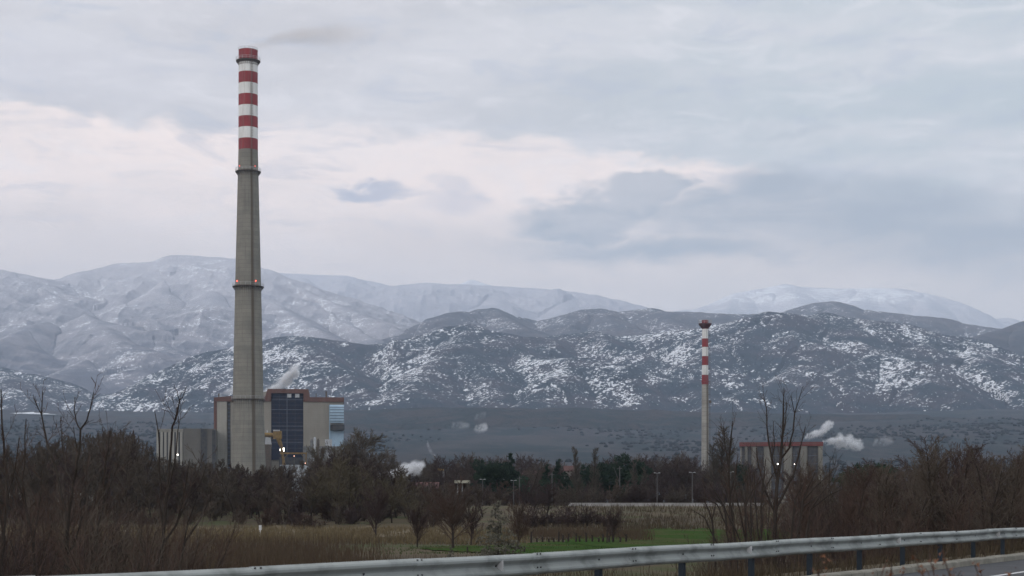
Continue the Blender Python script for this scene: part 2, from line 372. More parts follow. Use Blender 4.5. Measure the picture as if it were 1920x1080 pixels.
# mid dark ridge behind
C = 10500
mountain('mountain', M_hill2, [
  [(700, 652, C-800), (760, 628, C-500), (800, 606, C-200), (850, 586, C-100), (866, 584, C), (885, 590, C), (905, 579, C+300), (922, 577, C+300), (960, 591, C+300), (1010, 602, C+300), (1060, 591, C+200), (1100, 580, C+200), (1122, 579, C+200), (1160, 586, C+200), (1215, 578, C+200), (1240, 585, C), (1280, 585, C), (1340, 588, C), (1400, 590, C), (1480, 585, C+600), (1530, 568, C+800), (1560, 565, C+800), (1620, 580, C+600), (1700, 590, C+400), (1760, 596, C+400), (1820, 609, C+200), (1870, 616, C), (1920, 640, C)],
  [(866, 584, C), (900, 615, 9900), (960, 640, 9400)], [(922, 577, C+300), (970, 610, 9900), (1010, 635, 9500)],
  [(1122, 579, C+200), (1160, 610, 9900)], [(1215, 578, C+200), (1270, 605, 10000)], [(1560, 565, C+800), (1600, 595, 10200), (1700, 615, 9800)],
], 9000, 12500, 600, 2000, 700, 0.42, 170, 900, 700, 200, 37, 9)
mountain('mountain', M_hill2, [[(1800, 650, 8200), (1840, 632, 8500), (1870, 620, 8800), (1925, 602, 9000), (2050, 570, 9300)], [(1925, 602, 9000), (1900, 650, 8300), (1880, 690, 7900)]],
         7700, 10500, 1760, 2080, 400, 0.45, 120, 600, 220, 160, 41)
# left frosted massif, some haze in its colour
A = 13500
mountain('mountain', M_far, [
  [(-150, 500, A-500), (-60, 512, A-500), (0, 506, A-600), (40, 514, A-600), (80, 522, A-500), (115, 527, A-400), (160, 509, A), (215, 495, A+300), (260, 493, A+300), (300, 490, A+300), (330, 479, A+400), (375, 480, A+400), (440, 485, A+300), (500, 505, A), (560, 540, A-300), (640, 575, A-900), (720, 606, A-1500), (800, 640, A-2200)],
  [(40, 514, A-600), (110, 560, 12200), (180, 600, 11400), (230, 640, 10600), (260, 690, 9900)],
  [(330, 479, A+400), (300, 540, 12700), (280, 590, 12000), (220, 630, 11200), (180, 665, 10400), (120, 700, 9700)],
  [(215, 495, A+300), (220, 545, 12800), (150, 585, 12000), (60, 610, 11200), (0, 640, 10500), (-60, 690, 9800)],
  [(375, 480, A+400), (400, 545, 12700), (370, 590, 12000), (330, 630, 11300), (350, 690, 10200)],
  [(440, 485, A+300), (500, 560, 12600), (560, 600, 11800), (620, 630, 11000)],
  [(0, 506, A-600), (-20, 570, 12000), (-40, 640, 11000)], [(560, 540, A-300), (640, 600, 12200), (700, 635, 11400)],
  [(250, 610, 11500), (320, 655, 10700), (400, 690, 10000)],
], 8700, 15500, -220, 880, 700, 0.42, 230, 1150, 680, 460, 53, 9, 0.87)
# far ridges
B = 19000
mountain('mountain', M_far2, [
  [(420, 500, B), (500, 511, B), (560, 514, B), (640, 518, B), (690, 527, B), (715, 540, B-300), (760, 533, B-500), (800, 530, B-500), (840, 534, B-300), (905, 536, B), (950, 538, B), (1010, 541, B), (1070, 547, B), (1110, 556, B), (1150, 562, B), (1185, 571, B), (1215, 585, B), (1260, 620, B)],
  [(800, 530, B-500), (740, 570, 17600), (660, 600, 16400)], [(905, 536, B), (930, 570, 17700), (900, 600, 16600)], [(1070, 547, B), (1040, 590, 17500)], [(560, 514, B), (600, 560, 17500)],
], 15800, 21000, 380, 1300, 1300, 0.40, 300, 1300, 520, 240, 67, 9, 0.74)
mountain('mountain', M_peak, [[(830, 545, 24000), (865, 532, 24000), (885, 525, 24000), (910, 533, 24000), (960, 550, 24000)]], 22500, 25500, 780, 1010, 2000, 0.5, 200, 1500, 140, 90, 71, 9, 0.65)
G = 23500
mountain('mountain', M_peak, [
  [(1180, 600, G), (1260, 588, G), (1330, 575, G), (1365, 556, G), (1385, 548, G), (1430, 541, G), (1470, 533, G), (1500, 538, G), (1560, 541, G), (1620, 541, G), (1680, 541, G), (1720, 549, G), (1760, 568, G), (1790, 588, G), (1830, 600, G), (1880, 597, G), (1930, 606, G), (2000, 625, G)],
  [(1385, 548, G), (1360, 580, 22000)], [(1470, 533, G), (1500, 570, 22000)], [(1620, 541, G), (1600, 575, 22000)], [(1720, 549, G), (1740, 580, 22200)],
], 21200, 25500, 1120, 2060, 2000, 0.42, 300, 1700, 460, 160, 83, 9, 0.65)
# low dark wooded rise at the hills' foot
M_wood = mountain_mat('dark_wooded_plain', (0.020, 0.030, 0.034), (0.048, 0.044, 0.045), (0.1, 0.1, 0.1), 0.95, 0.99, 0, 1, 1.4)
mountain('hills', M_wood, [
  [(560, 790, 4700), (640, 771, 4900), (760, 768, 5000), (900, 766, 5000), (1050, 768, 5000), (1250, 772, 5000), (1400, 776, 5000), (1600, 778, 5000), (1750, 785, 4900), (1960, 790, 4800)],
  [(1600, 778, 5000), (1680, 800, 4500)], [(900, 766, 5000), (860, 800, 4500)], [(1250, 772, 5000), (1200, 800, 4500)],
], 3900, 5600, 480, 2000, 220, 0.16, 60, 500, 520, 120, 97, 7)

# ================================================================== STRUCTURES
def concrete(name, col, col2, line=2.5, stain_or_shade=None, drips=()):
    m = mat(name, col, col2, 0.12, 0.9, 6, spec=0.15); t = NT(m.node_tree); p = t.n['Principled BSDF']
    src = p.inputs['Base Color'].links[0].from_socket
    tcn = t.node('ShaderNodeTexCoord'); O = tcn.outputs['Object']; S = t.sep(O)
    # pour lines, each lift a little lighter or darker
    lift = t.m('FLOOR', t.m('DIVIDE', S[2], line))
    wn = t.node('ShaderNodeTexWhiteNoise', noise_dimensions='1D'); t.put(wn.inputs['W'], lift)
    fr = t.m('FRACT', t.m('DIVIDE', S[2], line))
    c = t.mix(t.m('MULTIPLY', t.step(wn.outputs[0], 0, 1), 0.22), src, (0.12, 0.11, 0.10))
    c = t.mix(t.m('MULTIPLY', t.step(fr, 0.16, 0.0), 0.45), c, (0.09, 0.085, 0.08))
    sn = t.noise(t.mapping(O, (1, 1, 0.06)), 0.9, 5, 0.6)
    c = t.mix(t.m('MULTIPLY', t.step(sn, 0.5, 0.7), 0.35), c, (0.10, 0.092, 0.08))
    if drips:
        an2 = t.m('ARCTAN2', S[0], t.m('MULTIPLY', S[1], -1.0)); wv = t.step(t.m('SINE', t.m('MULTIPLY', an2, 40.0)), 0.1, 0.9)
        for zd in drips:
            mk = t.m('MULTIPLY', t.step(S[2], zd-7.5+0, zd-1.0), t.m('LESS_THAN', S[2], zd))
            c = t.mix(t.m('MULTIPLY', t.m('MULTIPLY', mk, t.m('ADD', 0.35, t.m('MULTIPLY', wv, 0.65))), t.m('ADD', 0.15, sn)), c, (0.05, 0.047, 0.042))
    if stain_or_shade:  # upright strip: stain on the tall shaft, painted shade on the slim one
        an = t.m('ARCTAN2', S[0], t.m('MULTIPLY', S[1], -1.0))
        k = t.step(t.m('ABSOLUTE', t.m('SUBTRACT', an, t.m('ADD', stain_or_shade[0], t.m('MULTIPLY', t.m('SUBTRACT', t.noise(t.mapping(O, (0.05, 0.05, 0.05)), 1.0, 3), 0.5), 0.04)))), stain_or_shade[1], stain_or_shade[1]*0.55)
        c = t.mix(t.m('MULTIPLY', k, t.m('ADD', 0.5, t.m('MULTIPLY', sn, 0.5))), c, (0.085, 0.062, 0.038))
    t.put(p.inputs['Base Color'], c)
    return m
M_conc = concrete('chimney_concrete', (0.235, 0.225, 0.19), (0.19, 0.185, 0.16), 2.4, (0.50, 0.13), [(HY-q_)*923.0/F-gz(X(465, 923.0), 923.0)+1 for q_ in (322, 537.5, 749)])
M_conc2 = concrete('chimney_concrete_pale', (0.36, 0.35, 0.315), (0.28, 0.27, 0.24), 2.6, (0.62, 0.42))  # broad strip darkens the right side, painting its shade into the colour
def paint(name, c1, c2, stain_or_shade=None):
    m = mat(name, c1, c2, 0.25, 0.65, 5, stretch=(1, 1, 0.25)); t = NT(m.node_tree); p = t.n['Principled BSDF']
    src = p.inputs['Base Color'].links[0].from_socket
    tcn = t.node('ShaderNodeTexCoord'); O = tcn.outputs['Object']; S = t.sep(O)
    sn = t.noise(t.mapping(O, (1, 1, 0.05)), 1.0, 5, 0.6)
    c = t.mix(t.m('MULTIPLY', t.step(sn, 0.5, 0.72), 0.3), src, (0.22, 0.20, 0.18))
    if stain_or_shade:
        an = t.m('ARCTAN2', S[0], t.m('MULTIPLY', S[1], -1.0))
        k = t.step(t.m('ABSOLUTE', t.m('SUBTRACT', an, stain_or_shade[0])), stain_or_shade[1], stain_or_shade[1]*0.4)
        c = t.mix(t.m('MULTIPLY', k, t.m('MULTIPLY', sn, 0.9)), c, (0.16, 0.15, 0.13))
    t.put(p.inputs['Base Color'], c); return m
M_white = paint('chimney_white_paint', (0.70, 0.71, 0.69), (0.60, 0.61, 0.59), (0.46, 0.16))
M_red = paint('chimney_red_paint', (0.25, 0.030, 0.035), (0.19, 0.026, 0.03), (0.5, 0.1))
M_dsteel = mat('weathered_dark_steel', (0.07, 0.065, 0.06), (0.12, 0.09, 0.07), 1.5, 0.6)
M_steel = mat('pale_galvanised_rail', (0.42, 0.43, 0.43), (0.33, 0.33, 0.33), 2, 0.5)
M_redlamp = emit('red_beacon_glow', (1.0, 0.10, 0.06), 5.0)
M_redlamp2 = emit('red_beacon_dim', (1.0, 0.12, 0.10), 1.6)

def ring_platform(parent, r, z, out=1.5, rail=1.7, n=40, posts=20, brk=28, pale=False):
    mb = MB(); mb.lathe([(r-0.2, z-0.35), (r+out, z-0.35), (r+out, z), (r-0.2, z)], n, closed=True)
    pl = mb.build('platform', M_dsteel, parent)
    rb = MB()
    for k in (0.5, 1.0):
        zz = z+rail*k; rb.lathe([(r+out-0.06, zz-0.06), (r+out+0.06, zz-0.06), (r+out+0.06, zz+0.06), (r+out-0.06, zz+0.06)], n, closed=True)
    for i in range(posts):
        a = 2*math.pi*i/posts; x, y = (r+out)*math.cos(a), (r+out)*math.sin(a); rb.box(x-.06, x+.06, y-.06, y+.06, z, z+rail)
    rb.build('railing', M_steel, pl)
    bb = MB()
    for i in range(brk):
        a = 2*math.pi*(i+.5)/brk; c, s_ = math.cos(a), math.sin(a)
        bb.tube(((r-0.3)*c, (r-0.3)*s_, z-2.6), ((r+out-0.2)*c, (r+out-0.2)*s_, z-0.38), 0.14, 0.16, 5)
    bb.lathe([(r-0.32, z-2.75), (r+.12, z-2.75), (r+.12, z-2.5), (r-.32, z-2.5)], n, closed=True)
    bb.build('bracket', M_dsteel, pl)
    return pl

# ---- tall chimney
D1 = 923.0; K1 = D1/F
def chim_h(py): return (HY-py)*K1
gb = gz(X(465, D1), D1)-1
root = empty('tall_chimney', (X(465.3, D1), D1, gb), 'very tall grey concrete chimney with four red bands above its shaft and ringed platforms', 'chimney')
prof = []; mi = []
def half(py): return float(np.interp(py, [90, 282, 322, 540, 750, 880, 940], [17.7, 18.1, 19.0, 24.2, 28.6, 32.6, 34.5]))*K1
rows = [(945, 0), (880, 0), (800, 0), (749, 0), (640, 0), (537, 0), (430, 0), (322, 0), (282, 2), (261.5, 1), (240.7, 2), (220, 1), (199.5, 2), (178.5, 1), (157.7, 2), (137, 1), (115, 2), (95, 2)]
for py, m_ in rows: prof.append((half(py), chim_h(py)-gb)); mi.append(m_)
mb = MB(); n_ = 64
mb.lathe(prof, n_, mats=mi)
zt = prof[-1][1]; rt = prof[-1][0]
mb.cur = 2; mb.lathe([(rt, zt), (rt-0.7, zt)], n_, mats=[2, 2]); mb.lathe([(rt-0.7, zt), (rt-0.7, zt-14)], n_, mats=[3, 3])
shaft = mb.build('shaft', [M_conc, M_white, M_red, M_dsteel], root, smooth=True)
rim = MB(); rr = rt+0.1
for k in (0.0, 0.95):
    rim.lathe([(rr-.07, zt+k+.1), (rr+.07, zt+k+.1), (rr+.07, zt+k+.24), (rr-.07, zt+k+.24)], 40, closed=True)
for i in range(14):
    a = 2*math.pi*i/14; rim.box(rr*math.cos(a)-.07, rr*math.cos(a)+.07, rr*math.sin(a)-.07, rr*math.sin(a)+.07, zt, zt+1.1)
rim.build('rim_railing', M_steel, root)
for py, out in ((114.5, 1.55), (322, 1.5), (537.5, 1.6), (749, 0.9)):
    pl = ring_platform(root, half(py), chim_h(py)-gb, out)
    if py == 114.5:
        cb = MB(); cb.lathe([(half(118), chim_h(119)-gb), (half(115)+out, chim_h(115.4)-gb)], 48); cb.build('soffit', M_dsteel, pl)
# ladder with safety cage up the shaft
lad = MB(); an = 0.56
for a_, b_ in zip(prof[:-2], prof[1:-1]):
    for da in (-.35, .35):
        P_ = [Vector(((r+.5)*math.sin(an)+da*math.cos(an), -(r+.5)*math.cos(an)+da*math.sin(an), z)) for r, z in (a_, b_)]
        lad.tube(P_[0], P_[1], .07, .07, 4)
zz = 6.0
while zz < zt-2:
    r = float(np.interp(zz, [q[1] for q in prof], [q[0] for q in prof]))+.5
    c = Vector((r*math.sin(an), -r*math.cos(an), zz)); tx = Vector((math.cos(an), math.sin(an), 0)); ox = Vector((math.sin(an), -math.cos(an), 0))
    lad.tube(c-tx*.35, c+tx*.35, .05, .05, 4)
    lad.tube(c-tx*.35, c+ox*.6, .04, .04, 4); lad.tube(c+tx*.35, c+ox*.6, .04, .04, 4); zz += 1.6
lad.build('ladder', M_dsteel, root)
for py, xs, mm, rr_ in ((529, (447.5, 482.5), M_redlamp, 0.30), (314, (451.5, 480.5), M_redlamp2, 0.26)):
    for px in xs:
        x = (px-465.3)*K1; r = half(py)+0.35; y = -math.sqrt(max(r*r-x*x, 0.1)); z = chim_h(py)-gb
        lm = MB(); lm.lathe([(0.02, z-rr_), (rr_, z-rr_*.5), (rr_, z+rr_*.5), (0.02, z+rr_)], 10)
        for i in range(len(lm.v)): lm.v[i] = (lm.v[i][0]+x, lm.v[i][1]+y, lm.v[i][2])
        lm.tube((x*.96, y*.96, z-rr_-.3), (x, y, z-rr_+.02), .08, .08, 5)
        lm.build('beacon_lamp', mm, root)

# ---- second chimney
D2 = 1080.0; K2 = D2/F; g2 = gz(X(1322, D2), D2)-1
root = empty('slim_chimney', (X(1322, D2), D2, g2), 'slim distant chimney with red and white bands over a concrete shaft with shade painted on its right side', 'chimney')
def h2(py): return (HY-py)*K2-g2
rows = [(940, 7.0, 0), (860, 6.8, 0), (790, 6.6, 0), (721, 6.2, 2), (703, 6.1, 1), (685, 6.0, 2), (668, 5.9, 1), (651, 5.9, 2), (635, 5.8, 1), (617, 5.8, 2), (609, 5.8, 2), (600.5, 6.3, 2)]
mb = MB(); mb.lathe([(a*K2, h2(py)) for py, a, m_ in rows], 32, mats=[m_ for _, _, m_ in rows])
zt = h2(600.5); mb.lathe([(6.3*K2, zt), (5.2*K2, zt), (5.2*K2, zt-8)], 32, mats=[3, 3, 3])
mb.build('shaft', [M_conc2, M_white, M_red, M_dsteel], root, smooth=False)
cb = MB(); cb.lathe([(5.8*K2, h2(616.5)), (11.5*K2, h2(609.5)), (12.2*K2, h2(608)), (12.2*K2, h2(606.6)), (5.8*K2, h2(606.6))], 32)
pf = cb.build('platform', paint('platform_red_black', (0.09, 0.03, 0.035), (0.06, 0.03, 0.03)), root)
rb = MB(); r = 12*K2; z = h2(606.6)
for k in (.8, 1.7, 2.4): rb.lathe([(r-.05, z+k), (r+.05, z+k), (r+.05, z+k+.1), (r-.05, z+k+.1)], 24, closed=True)
for i in range(14): a = 2*math.pi*i/14; rb.box(r*math.cos(a)-.06, r*math.cos(a)+.06, r*math.sin(a)-.06, r*math.sin(a)+.06, z, z+2.5)
rb.build('railing', M_steel, pf)
cb = MB(); cb.lathe([(6.2*K2, h2(716)), (7.4*K2, h2(716)), (7.4*K2, h2(714.8)), (6.2*K2, h2(714.8))], 32); cb.build('platform', M_red, root)
lad = MB(); lx = 7.6*K2
lad.tube((lx, -.6, 2), (6.7*K2, -.6, h2(612)), .13, .1, 4); lad.tube((lx+.8, -.6, 2), (6.7*K2+.8, -.6, h2(612)), .13, .1, 4)
zz = 4
while zz < h2(614):
    f = (zz-2)/(h2(612)-2); x0 = lx+(6.7*K2-lx)*f; lad.box(x0-.5, x0+.95, -.75, -.5, zz, zz+.25); zz += 4.5
lad.box(6.9*K2, 6.9*K2+1.6, -1.2, .2, h2(756), h2(751))
lad.build('ladder', M_dsteel, root)

# ---- boiler house
D3 = 1000.0; K3 = D3/F; g3 = gz(X(524, D3), D3)-1
RZ = math.radians(6.5)
root = empty('boiler_house', (X(524, D3), D3, g3), 'large pale power station block with red parapet and dark blue glazed centre', 'building', rz=RZ)
def bx(px): return (px-524)*K3
def bz(py): return (HY-py)*K3-g3
def panel_mat(name, c1, c2, w=6.0, h=1.25, dark=0.35, line=(0.10, 0.10, 0.095)):
    m = mat(name, c1, c2, 0.06, 0.75, 5); t = NT(m.node_tree); p = t.n['Principled BSDF']; src = p.inputs['Base Color'].links[0].from_socket
    tcn = t.node('ShaderNodeTexCoord'); O = tcn.outputs['Object']; S = t.sep(O)
    fz = t.m('FRACT', t.m('DIVIDE', S[2], h)); fx = t.m('FRACT', t.m('DIVIDE', S[0], w))
    l = t.m('MAXIMUM', t.step(fz, 0.12, 0.0), t.m('MULTIPLY', t.step(fx, 0.05, 0.0), 0.8))
    c = t.mix(t.m('MULTIPLY', l, dark), src, line)
    sn = t.noise(t.mapping(O, (1, 1, 0.08)), 0.5, 5, 0.6)
    c = t.mix(t.m('MULTIPLY', t.step(sn, 0.48, 0.72), 0.25), c, (0.13, 0.12, 0.10))
    t.put(p.inputs['Base Color'], c); return m
M_clad = panel_mat('pale_panel_cladding', (0.27, 0.255, 0.22), (0.235, 0.22, 0.19))
M_clad_w = panel_mat('white_panel_cladding', (0.32, 0.31, 0.275), (0.28, 0.27, 0.24))
M_par = panel_mat('red_brown_parapet', (0.135, 0.066, 0.055), (0.10, 0.056, 0.048), 9, 1.6)
M_glass = mat('dark_blue_glazing', (0.010, 0.018, 0.042), (0.022, 0.022, 0.036), 0.35, 0.45, 4, stretch=(1, 1, 1.6), spec=0.15)
M_mull = mat('grey_mullion', (0.10, 0.12, 0.15), (0.07, 0.085, 0.11), 0.4, 0.6)
M_slot = mat('dark_slot_window', (0.030, 0.035, 0.045), (0.06, 0.06, 0.06), 0.5, 0.4)
M_blue = mat('light_blue_sheeting', (0.32, 0.44, 0.54), (0.27, 0.38, 0.48), 0.3, 0.5)
M_yel = mat('yellow_duct_paint', (0.24, 0.155, 0.045), (0.15, 0.095, 0.04), 0.7, 0.7)
M_grey = mat('grey_plant_steel', (0.17, 0.175, 0.175), (0.11, 0.11, 0.11), 0.5, 0.6)
M_pale = mat('pale_plant_housing', (0.46, 0.48, 0.50), (0.36, 0.37, 0.38), 0.4, 0.6)
M_lampw = emit('white_lamp_glow', (1.0, 0.95, 0.85), 10.0)
M_lampg = emit('greenish_lamp_glow', (0.80, 1.0, 0.85), 8.0)
M_lampo = emit('orange_lamp_glow', (1.0, 0.55, 0.40), 8.0)
DP = 58.0
mb = MB(); mb.box(bx(404.5), bx(427), 0.0, DP, 0, bz(752)); mb.box(bx(433.5), bx(508.5), 0.0, DP, 0, bz(752)); mb.box(bx(568.5), bx(617), 0, DP, 0, bz(752)); mb.box(bx(617), bx(643), 0.6, DP, 0, bz(752))
mb.box(bx(427), bx(433.5), 1.2, DP, 0, bz(752)); mb.box(bx(508.5), bx(568.5), 1.5, DP, 0, bz(738)-.5)
mb.build('wall', M_clad, root)
mb = MB()
mb.prism([(bx(402.8), bz(753.5)), (bx(402.8), bz(746.2)), (bx(433), bz(743.4)), (bx(498), bz(743.4)), (bx(502), bz(729.3)), (bx(578), bz(729.3)), (bx(580.5), bz(744.4)), (bx(644.3), bz(744.4)), (bx(644.3), bz(752.8)), (bx(568.8), bz(752.8)), (bx(568.8), bz(737)), (bx(508.2), bz(737)), (bx(508.2), bz(752.8))], -0.7, -0.01)
mb.box(bx(402.8), bx(508), 0.003, DP+.5, bz(752)+.02, bz(746.5)); mb.box(bx(569), bx(644.3), 0.003, DP+.5, bz(752)+.02, bz(746.5)); mb.box(bx(502), bx(578), 1.6, DP+.3, bz(746.4), bz(729.6)-.003)
mb.box(bx(402.8), bx(408), -0.5, -0.01, 0, bz(753.6))
mb.build('parapet', M_par, root)
gl = MB(); gl.box(bx(508.8), bx(568.2), 0.5, 1.48, bz(862), bz(737.4))
wn = gl.build('window', M_glass, root)
mu = MB()
for py in (748.5, 768, 798.5, 806, 829): mu.box(bx(508.8), bx(568.2), 0.3, 0.49, bz(py)-.16, bz(py)+.16)
for i in range(13): z_ = bz(743+i*8.1); mu.box(bx(508.8), bx(568.2), 0.40, 0.497, z_-.05, z_+.05)
mu.box(bx(538)-.22, bx(538)+.22, 0.25, 0.495, bz(862), bz(737.5))
for px in (523.5, 553): mu.box(bx(px)-.04, bx(px)+.04, 0.38, 0.494, bz(862), bz(737.5))
mu.build('frame', M_mull, wn)
lv = MB(); lv.box(bx(538.5), bx(546), 0.1, 0.37, bz(745), bz(738.2)); lv.build('vent_box', M_pale, root)
lv = MB(); lv.box(bx(553), bx(561), 0.1, 0.37, bz(745), bz(738.2)); lv.build('vent_box', M_pale, root)
sl2 = MB(); sl2.box(bx(428), bx(433), 0.7, 1.19, 4, bz(754)); sw = sl2.build('window', M_slot, root)
fr_ = MB()
for i in range(24): z_ = 6+i*2.5; fr_.box(bx(428), bx(433), 0.45, 0.69, z_, z_+.5)
fr_.build('frame', M_mull, sw)
# blue sheeted housing with a curved top and an open mouth below it
mb = MB(); pts = [(-6.5, bz(793)), (-6.2, bz(775)), (-5.2, bz(764)), (-3.5, bz(759)), (0.55, bz(758)), (0.55, bz(793))]
n = len(pts); V = [(bx(618), y, z) for y, z in pts]+[(bx(644), y, z) for y, z in pts]
mb.add(V, [list(range(n-1, -1, -1)), list(range(n, 2*n))]+[(i, (i+1) % n, n+(i+1) % n, n+i) for i in range(n)])
hs = mb.build('duct_housing', M_blue, root)
rb = MB()
for py in (763.5, 768.5, 774, 779.5, 785, 790): z_ = bz(py); y_ = float(np.interp(-z_, [-bz(759), -bz(764), -bz(775), -bz(793)], [-3.5, -5.2, -6.2, -6.5])); rb.box(bx(617.8), bx(644.2), y_-.25, y_+.02, z_-.18, z_+.18)
rb.build('rib', M_mull, hs)
mb = MB(); mb.box(bx(616.4), bx(618.6), -1.2, 0.55, bz(880), bz(758.6)); mb.box(bx(618), bx(643.5), -.35, 0.55, bz(870), bz(807)); mb.build('side_panel', M_blue, root)
mb = MB(); mb.prism([(bx(620.6), bz(806.5)), (bx(622), bz(796.2)), (bx(645.4), bz(796.2)), (bx(645), bz(806.5))], -4.5, 0.5); mb.build('duct_mouth', M_slot, root)
mb = MB(); mb.box(bx(618), bx(643.5), -3.2, .5, bz(796), bz(793.2)); mb.build('duct_sill', M_pale, root)
for px, w_, t_ in ((611, .5, 733.5), (592, .25, 737.5), (411, .4, 739), (552, .2, 726.5)):
    mb = MB(); mb.tube((bx(px), 4, bz(746)), (bx(px), 4, bz(t_)), w_, w_, 10); mb.tube((bx(px), 4, bz(t_)), (bx(px), 4, bz(t_)+.4), w_*1.25, w_*1.25, 10); mb.build('roof_stack', M_dsteel, root)
mb = MB(); mb.box(bx(492), bx(500), 2, 30, bz(744), bz(735.5)); mb.prism([(bx(490), bz(735.5)), (bx(500), bz(735.5)), (bx(500), bz(733.6))], 2, 30); mb.build('roof_hut', M_clad_w, root)
# paler left bay panel
mb = MB(); mb.box(bx(408.6), bx(426.6), -0.25, -0.012, 0, bz(753.8)); mb.build('wall_panel', M_clad_w, root)
# low annex in front, with dark openings
mb = MB(); mb.box(bx(568.5), bx(640), -16, -0.8, 0, bz(838)); mb.box(bx(570), bx(600), -18, -16.01, 0, bz(846)); mb.build('annex', M_grey, root)
mb = MB(); mb.box(bx(524), bx(572), -6, 0.2, 0, bz(858)); mb.build('annex', M_slot, root)

def lamp(px, py, Y, m_, r, label, tall=1.0):
    p = at(px, py, Y); g = gz(p.x, Y)
    rt_ = empty('flood_lamp', (p.x, Y, g), label, 'lamp')
    a = MB(); a.tube((0, .3, -.3), (0, .3, p.z-g+.2), .12, .07, 6); a.box(-.05, .05, 0, .3, p.z-g-.05, p.z-g+.05); a.build('pole', M_grey, rt_)
    a = MB(); a.box(-r, r, -r*.5, 0, p.z-g-r*tall, p.z-g+r*tall); a.build('lamp_head', m_, rt_)
lamp(526.0, 843, 970, M_lampw, .30, 'white lit lamp, left of the bright pair over the yellow gantry', 2.6)
lamp(532.0, 843, 970, M_lampw, .36, 'white lit lamp, right of the bright pair over the yellow gantry', 2.6)
lamp(573.2, 869, 960, M_lampo, .42, 'orange lit lamp under the right end of the yellow gantry')
lamp(630.0, 869.5, 940, M_lampg, .38, 'greenish lit lamp among bare branches right of the gantry')
lamp(333.2, 852.5, 880, M_lampw, .30, 'white lit lamp in front of the low finned hall')
lamp(1458.6, 870, 700, M_lampw, .28, 'white lit lamp before the red-topped hall')
lamp(1490, 870.3, 700, M_lampw, .17, 'small faint lamp to the right on the red-topped hall')
lamp(551.5, 855, 955, M_lampo, .16, 'tiny orange lamp under the middle of the yellow gantry')

# ---- yellow ducts, gantry, tanks, conveyor
Yd = 965.0; g = gz(X(520, Yd), Yd); kd = Yd/F
def dl(px, py, y=0): return Vector(((px-515)*kd, y, (HY-py)*kd-g))
root = empty('gas_duct', (X(515, Yd), Yd, g), 'thick yellow elbow duct beside the tall chimney', 'duct')
mb = MB(); mb.tube(dl(488, 815), dl(514, 815.5), 1.25, 1.25, 14); mb.build('duct_section', M_yel, root, smooth=False)
mb = MB(); mb.tube(dl(513, 812), dl(527, 812), 1.35, 1.35, 12); mb.tube(dl(513, 819), dl(527, 821), .8, .8, 10); mb.box((512.5-515)*kd, (528-515)*kd, -1.5, 1.5, dl(0, 823).z, dl(0, 808.5).z); mb.build('duct_box', M_yel, root)
mb = MB(); mb.tube(dl(521, 820), dl(527.5, 838), 1.5, 1.1, 12); mb.tube(dl(527.5, 838), dl(533, 874), .9, .8, 12); mb.build('duct_section', M_yel, root)
mb = MB(); mb.box((513-515)*kd, (524-515)*kd, -1.4, 1.4, dl(0, 808.4).z, dl(0, 806).z); mb.tube(dl(501, 811), dl(501, 806), .5, .3, 8); mb.build('duct_hood', M_pale, root)
for px in (497, 506):
    mb = MB(); mb.box((px-.8-515)*kd, (px+.8-515)*kd, -.5, .5, 0, dl(0, 818).z); mb.build('leg', M_grey, root)
mb = MB(); mb.box((497-515)*kd, (508-515)*kd, -1.5, 3, dl(0, 838).z, dl(0, 818).z+.02)
root2 = empty('plant_box', (X(502, Yd-6), Yd-6, g), 'tilted white housing hung under the yellow duct', 'machine housing')
kk = (Yd-6)/F
mb = MB(); mb.prism([((497-502)*kk, (HY-833)*kk-g), ((498.5-502)*kk, (HY-820)*kk-g), ((506-502)*kk, (HY-821)*kk-g), ((509-502)*kk, (HY-833)*kk-g)], -1.2, 1.2); mb.build('housing', M_pale, root2)
mb = MB(); mb.box(-2, 2, -1.4, 1.4, 0, (HY-838)*kk-g); mb.box(-2.2, 2.2, -1.5, 1.5, (HY-838.2)*kk-g, (HY-833.4)*kk-g); mb.build('base', M_dsteel, root2)

Yg = 955.0; g = gz(X(550, Yg), Yg); kg = Yg/F
root = empty('gantry_frame', (X(550, Yg), Yg, g), 'yellow steel gantry beam on legs before the glazed wall', 'gantry')
zt_ = (HY-849.5)*kg-g
mb = MB(); mb.box((525-550)*kg, (575.5-550)*kg, -.4, .4, zt_-.6, zt_+.35); mb.build('beam', M_yel, root)
for px in (530.5, 574):
    mb = MB(); mb.box((px-550)*kg-.35, (px-550)*kg+.35, -.35, .35, 0, zt_-.61); mb.tube(((px-550)*kg, 0, zt_-4), ((px-550)*kg+(3 if px < 550 else -3), 0, zt_-.6), .15, .15, 5); mb.build('leg', M_yel, root)
mb = MB(); mb.box((526-550)*kg, (575-550)*kg, -.8, -.72, zt_+.36, zt_+1.6)
for i, px in enumerate((584.5, 590, 596.5)):
    Yt = 952; g = gz(X(px, Yt), Yt); k_ = Yt/F; r = (2.6, 2.4, 2.5)[i]; tp = (823, 819, 822)[i]
    rt_ = empty('silo', (X(px, Yt), Yt, g), ('grey round silo left of the pale one', 'pale round silo between two darker ones', 'dark silo to the right of the pale one')[i], 'silo')
    mb = MB(); h_ = (HY-tp)*k_-g; mb.lathe([(r*k_*1.05, 0), (r*k_*1.05, h_-1.2), (r*k_*.6, h_-.3), (.05, h_)], 20); mb.build('tank', (M_grey, M_pale, M_dsteel)[i], rt_, smooth=True)
    mb = MB(); mb.lathe([(r*k_*1.1, h_*.6), (r*k_*1.12, h_*.6), (r*k_*1.12, h_*.6+.3), (r*k_*1.1, h_*.6+.3)], 20, closed=True); mb.build('band', M_mull, rt_)
Yt = 950; g = gz(X(616, Yt), Yt); k_ = Yt/F
rt_ = empty('control_cabin', (X(616, Yt), Yt, g), 'small white cabin on legs right of the silos', 'cabin')
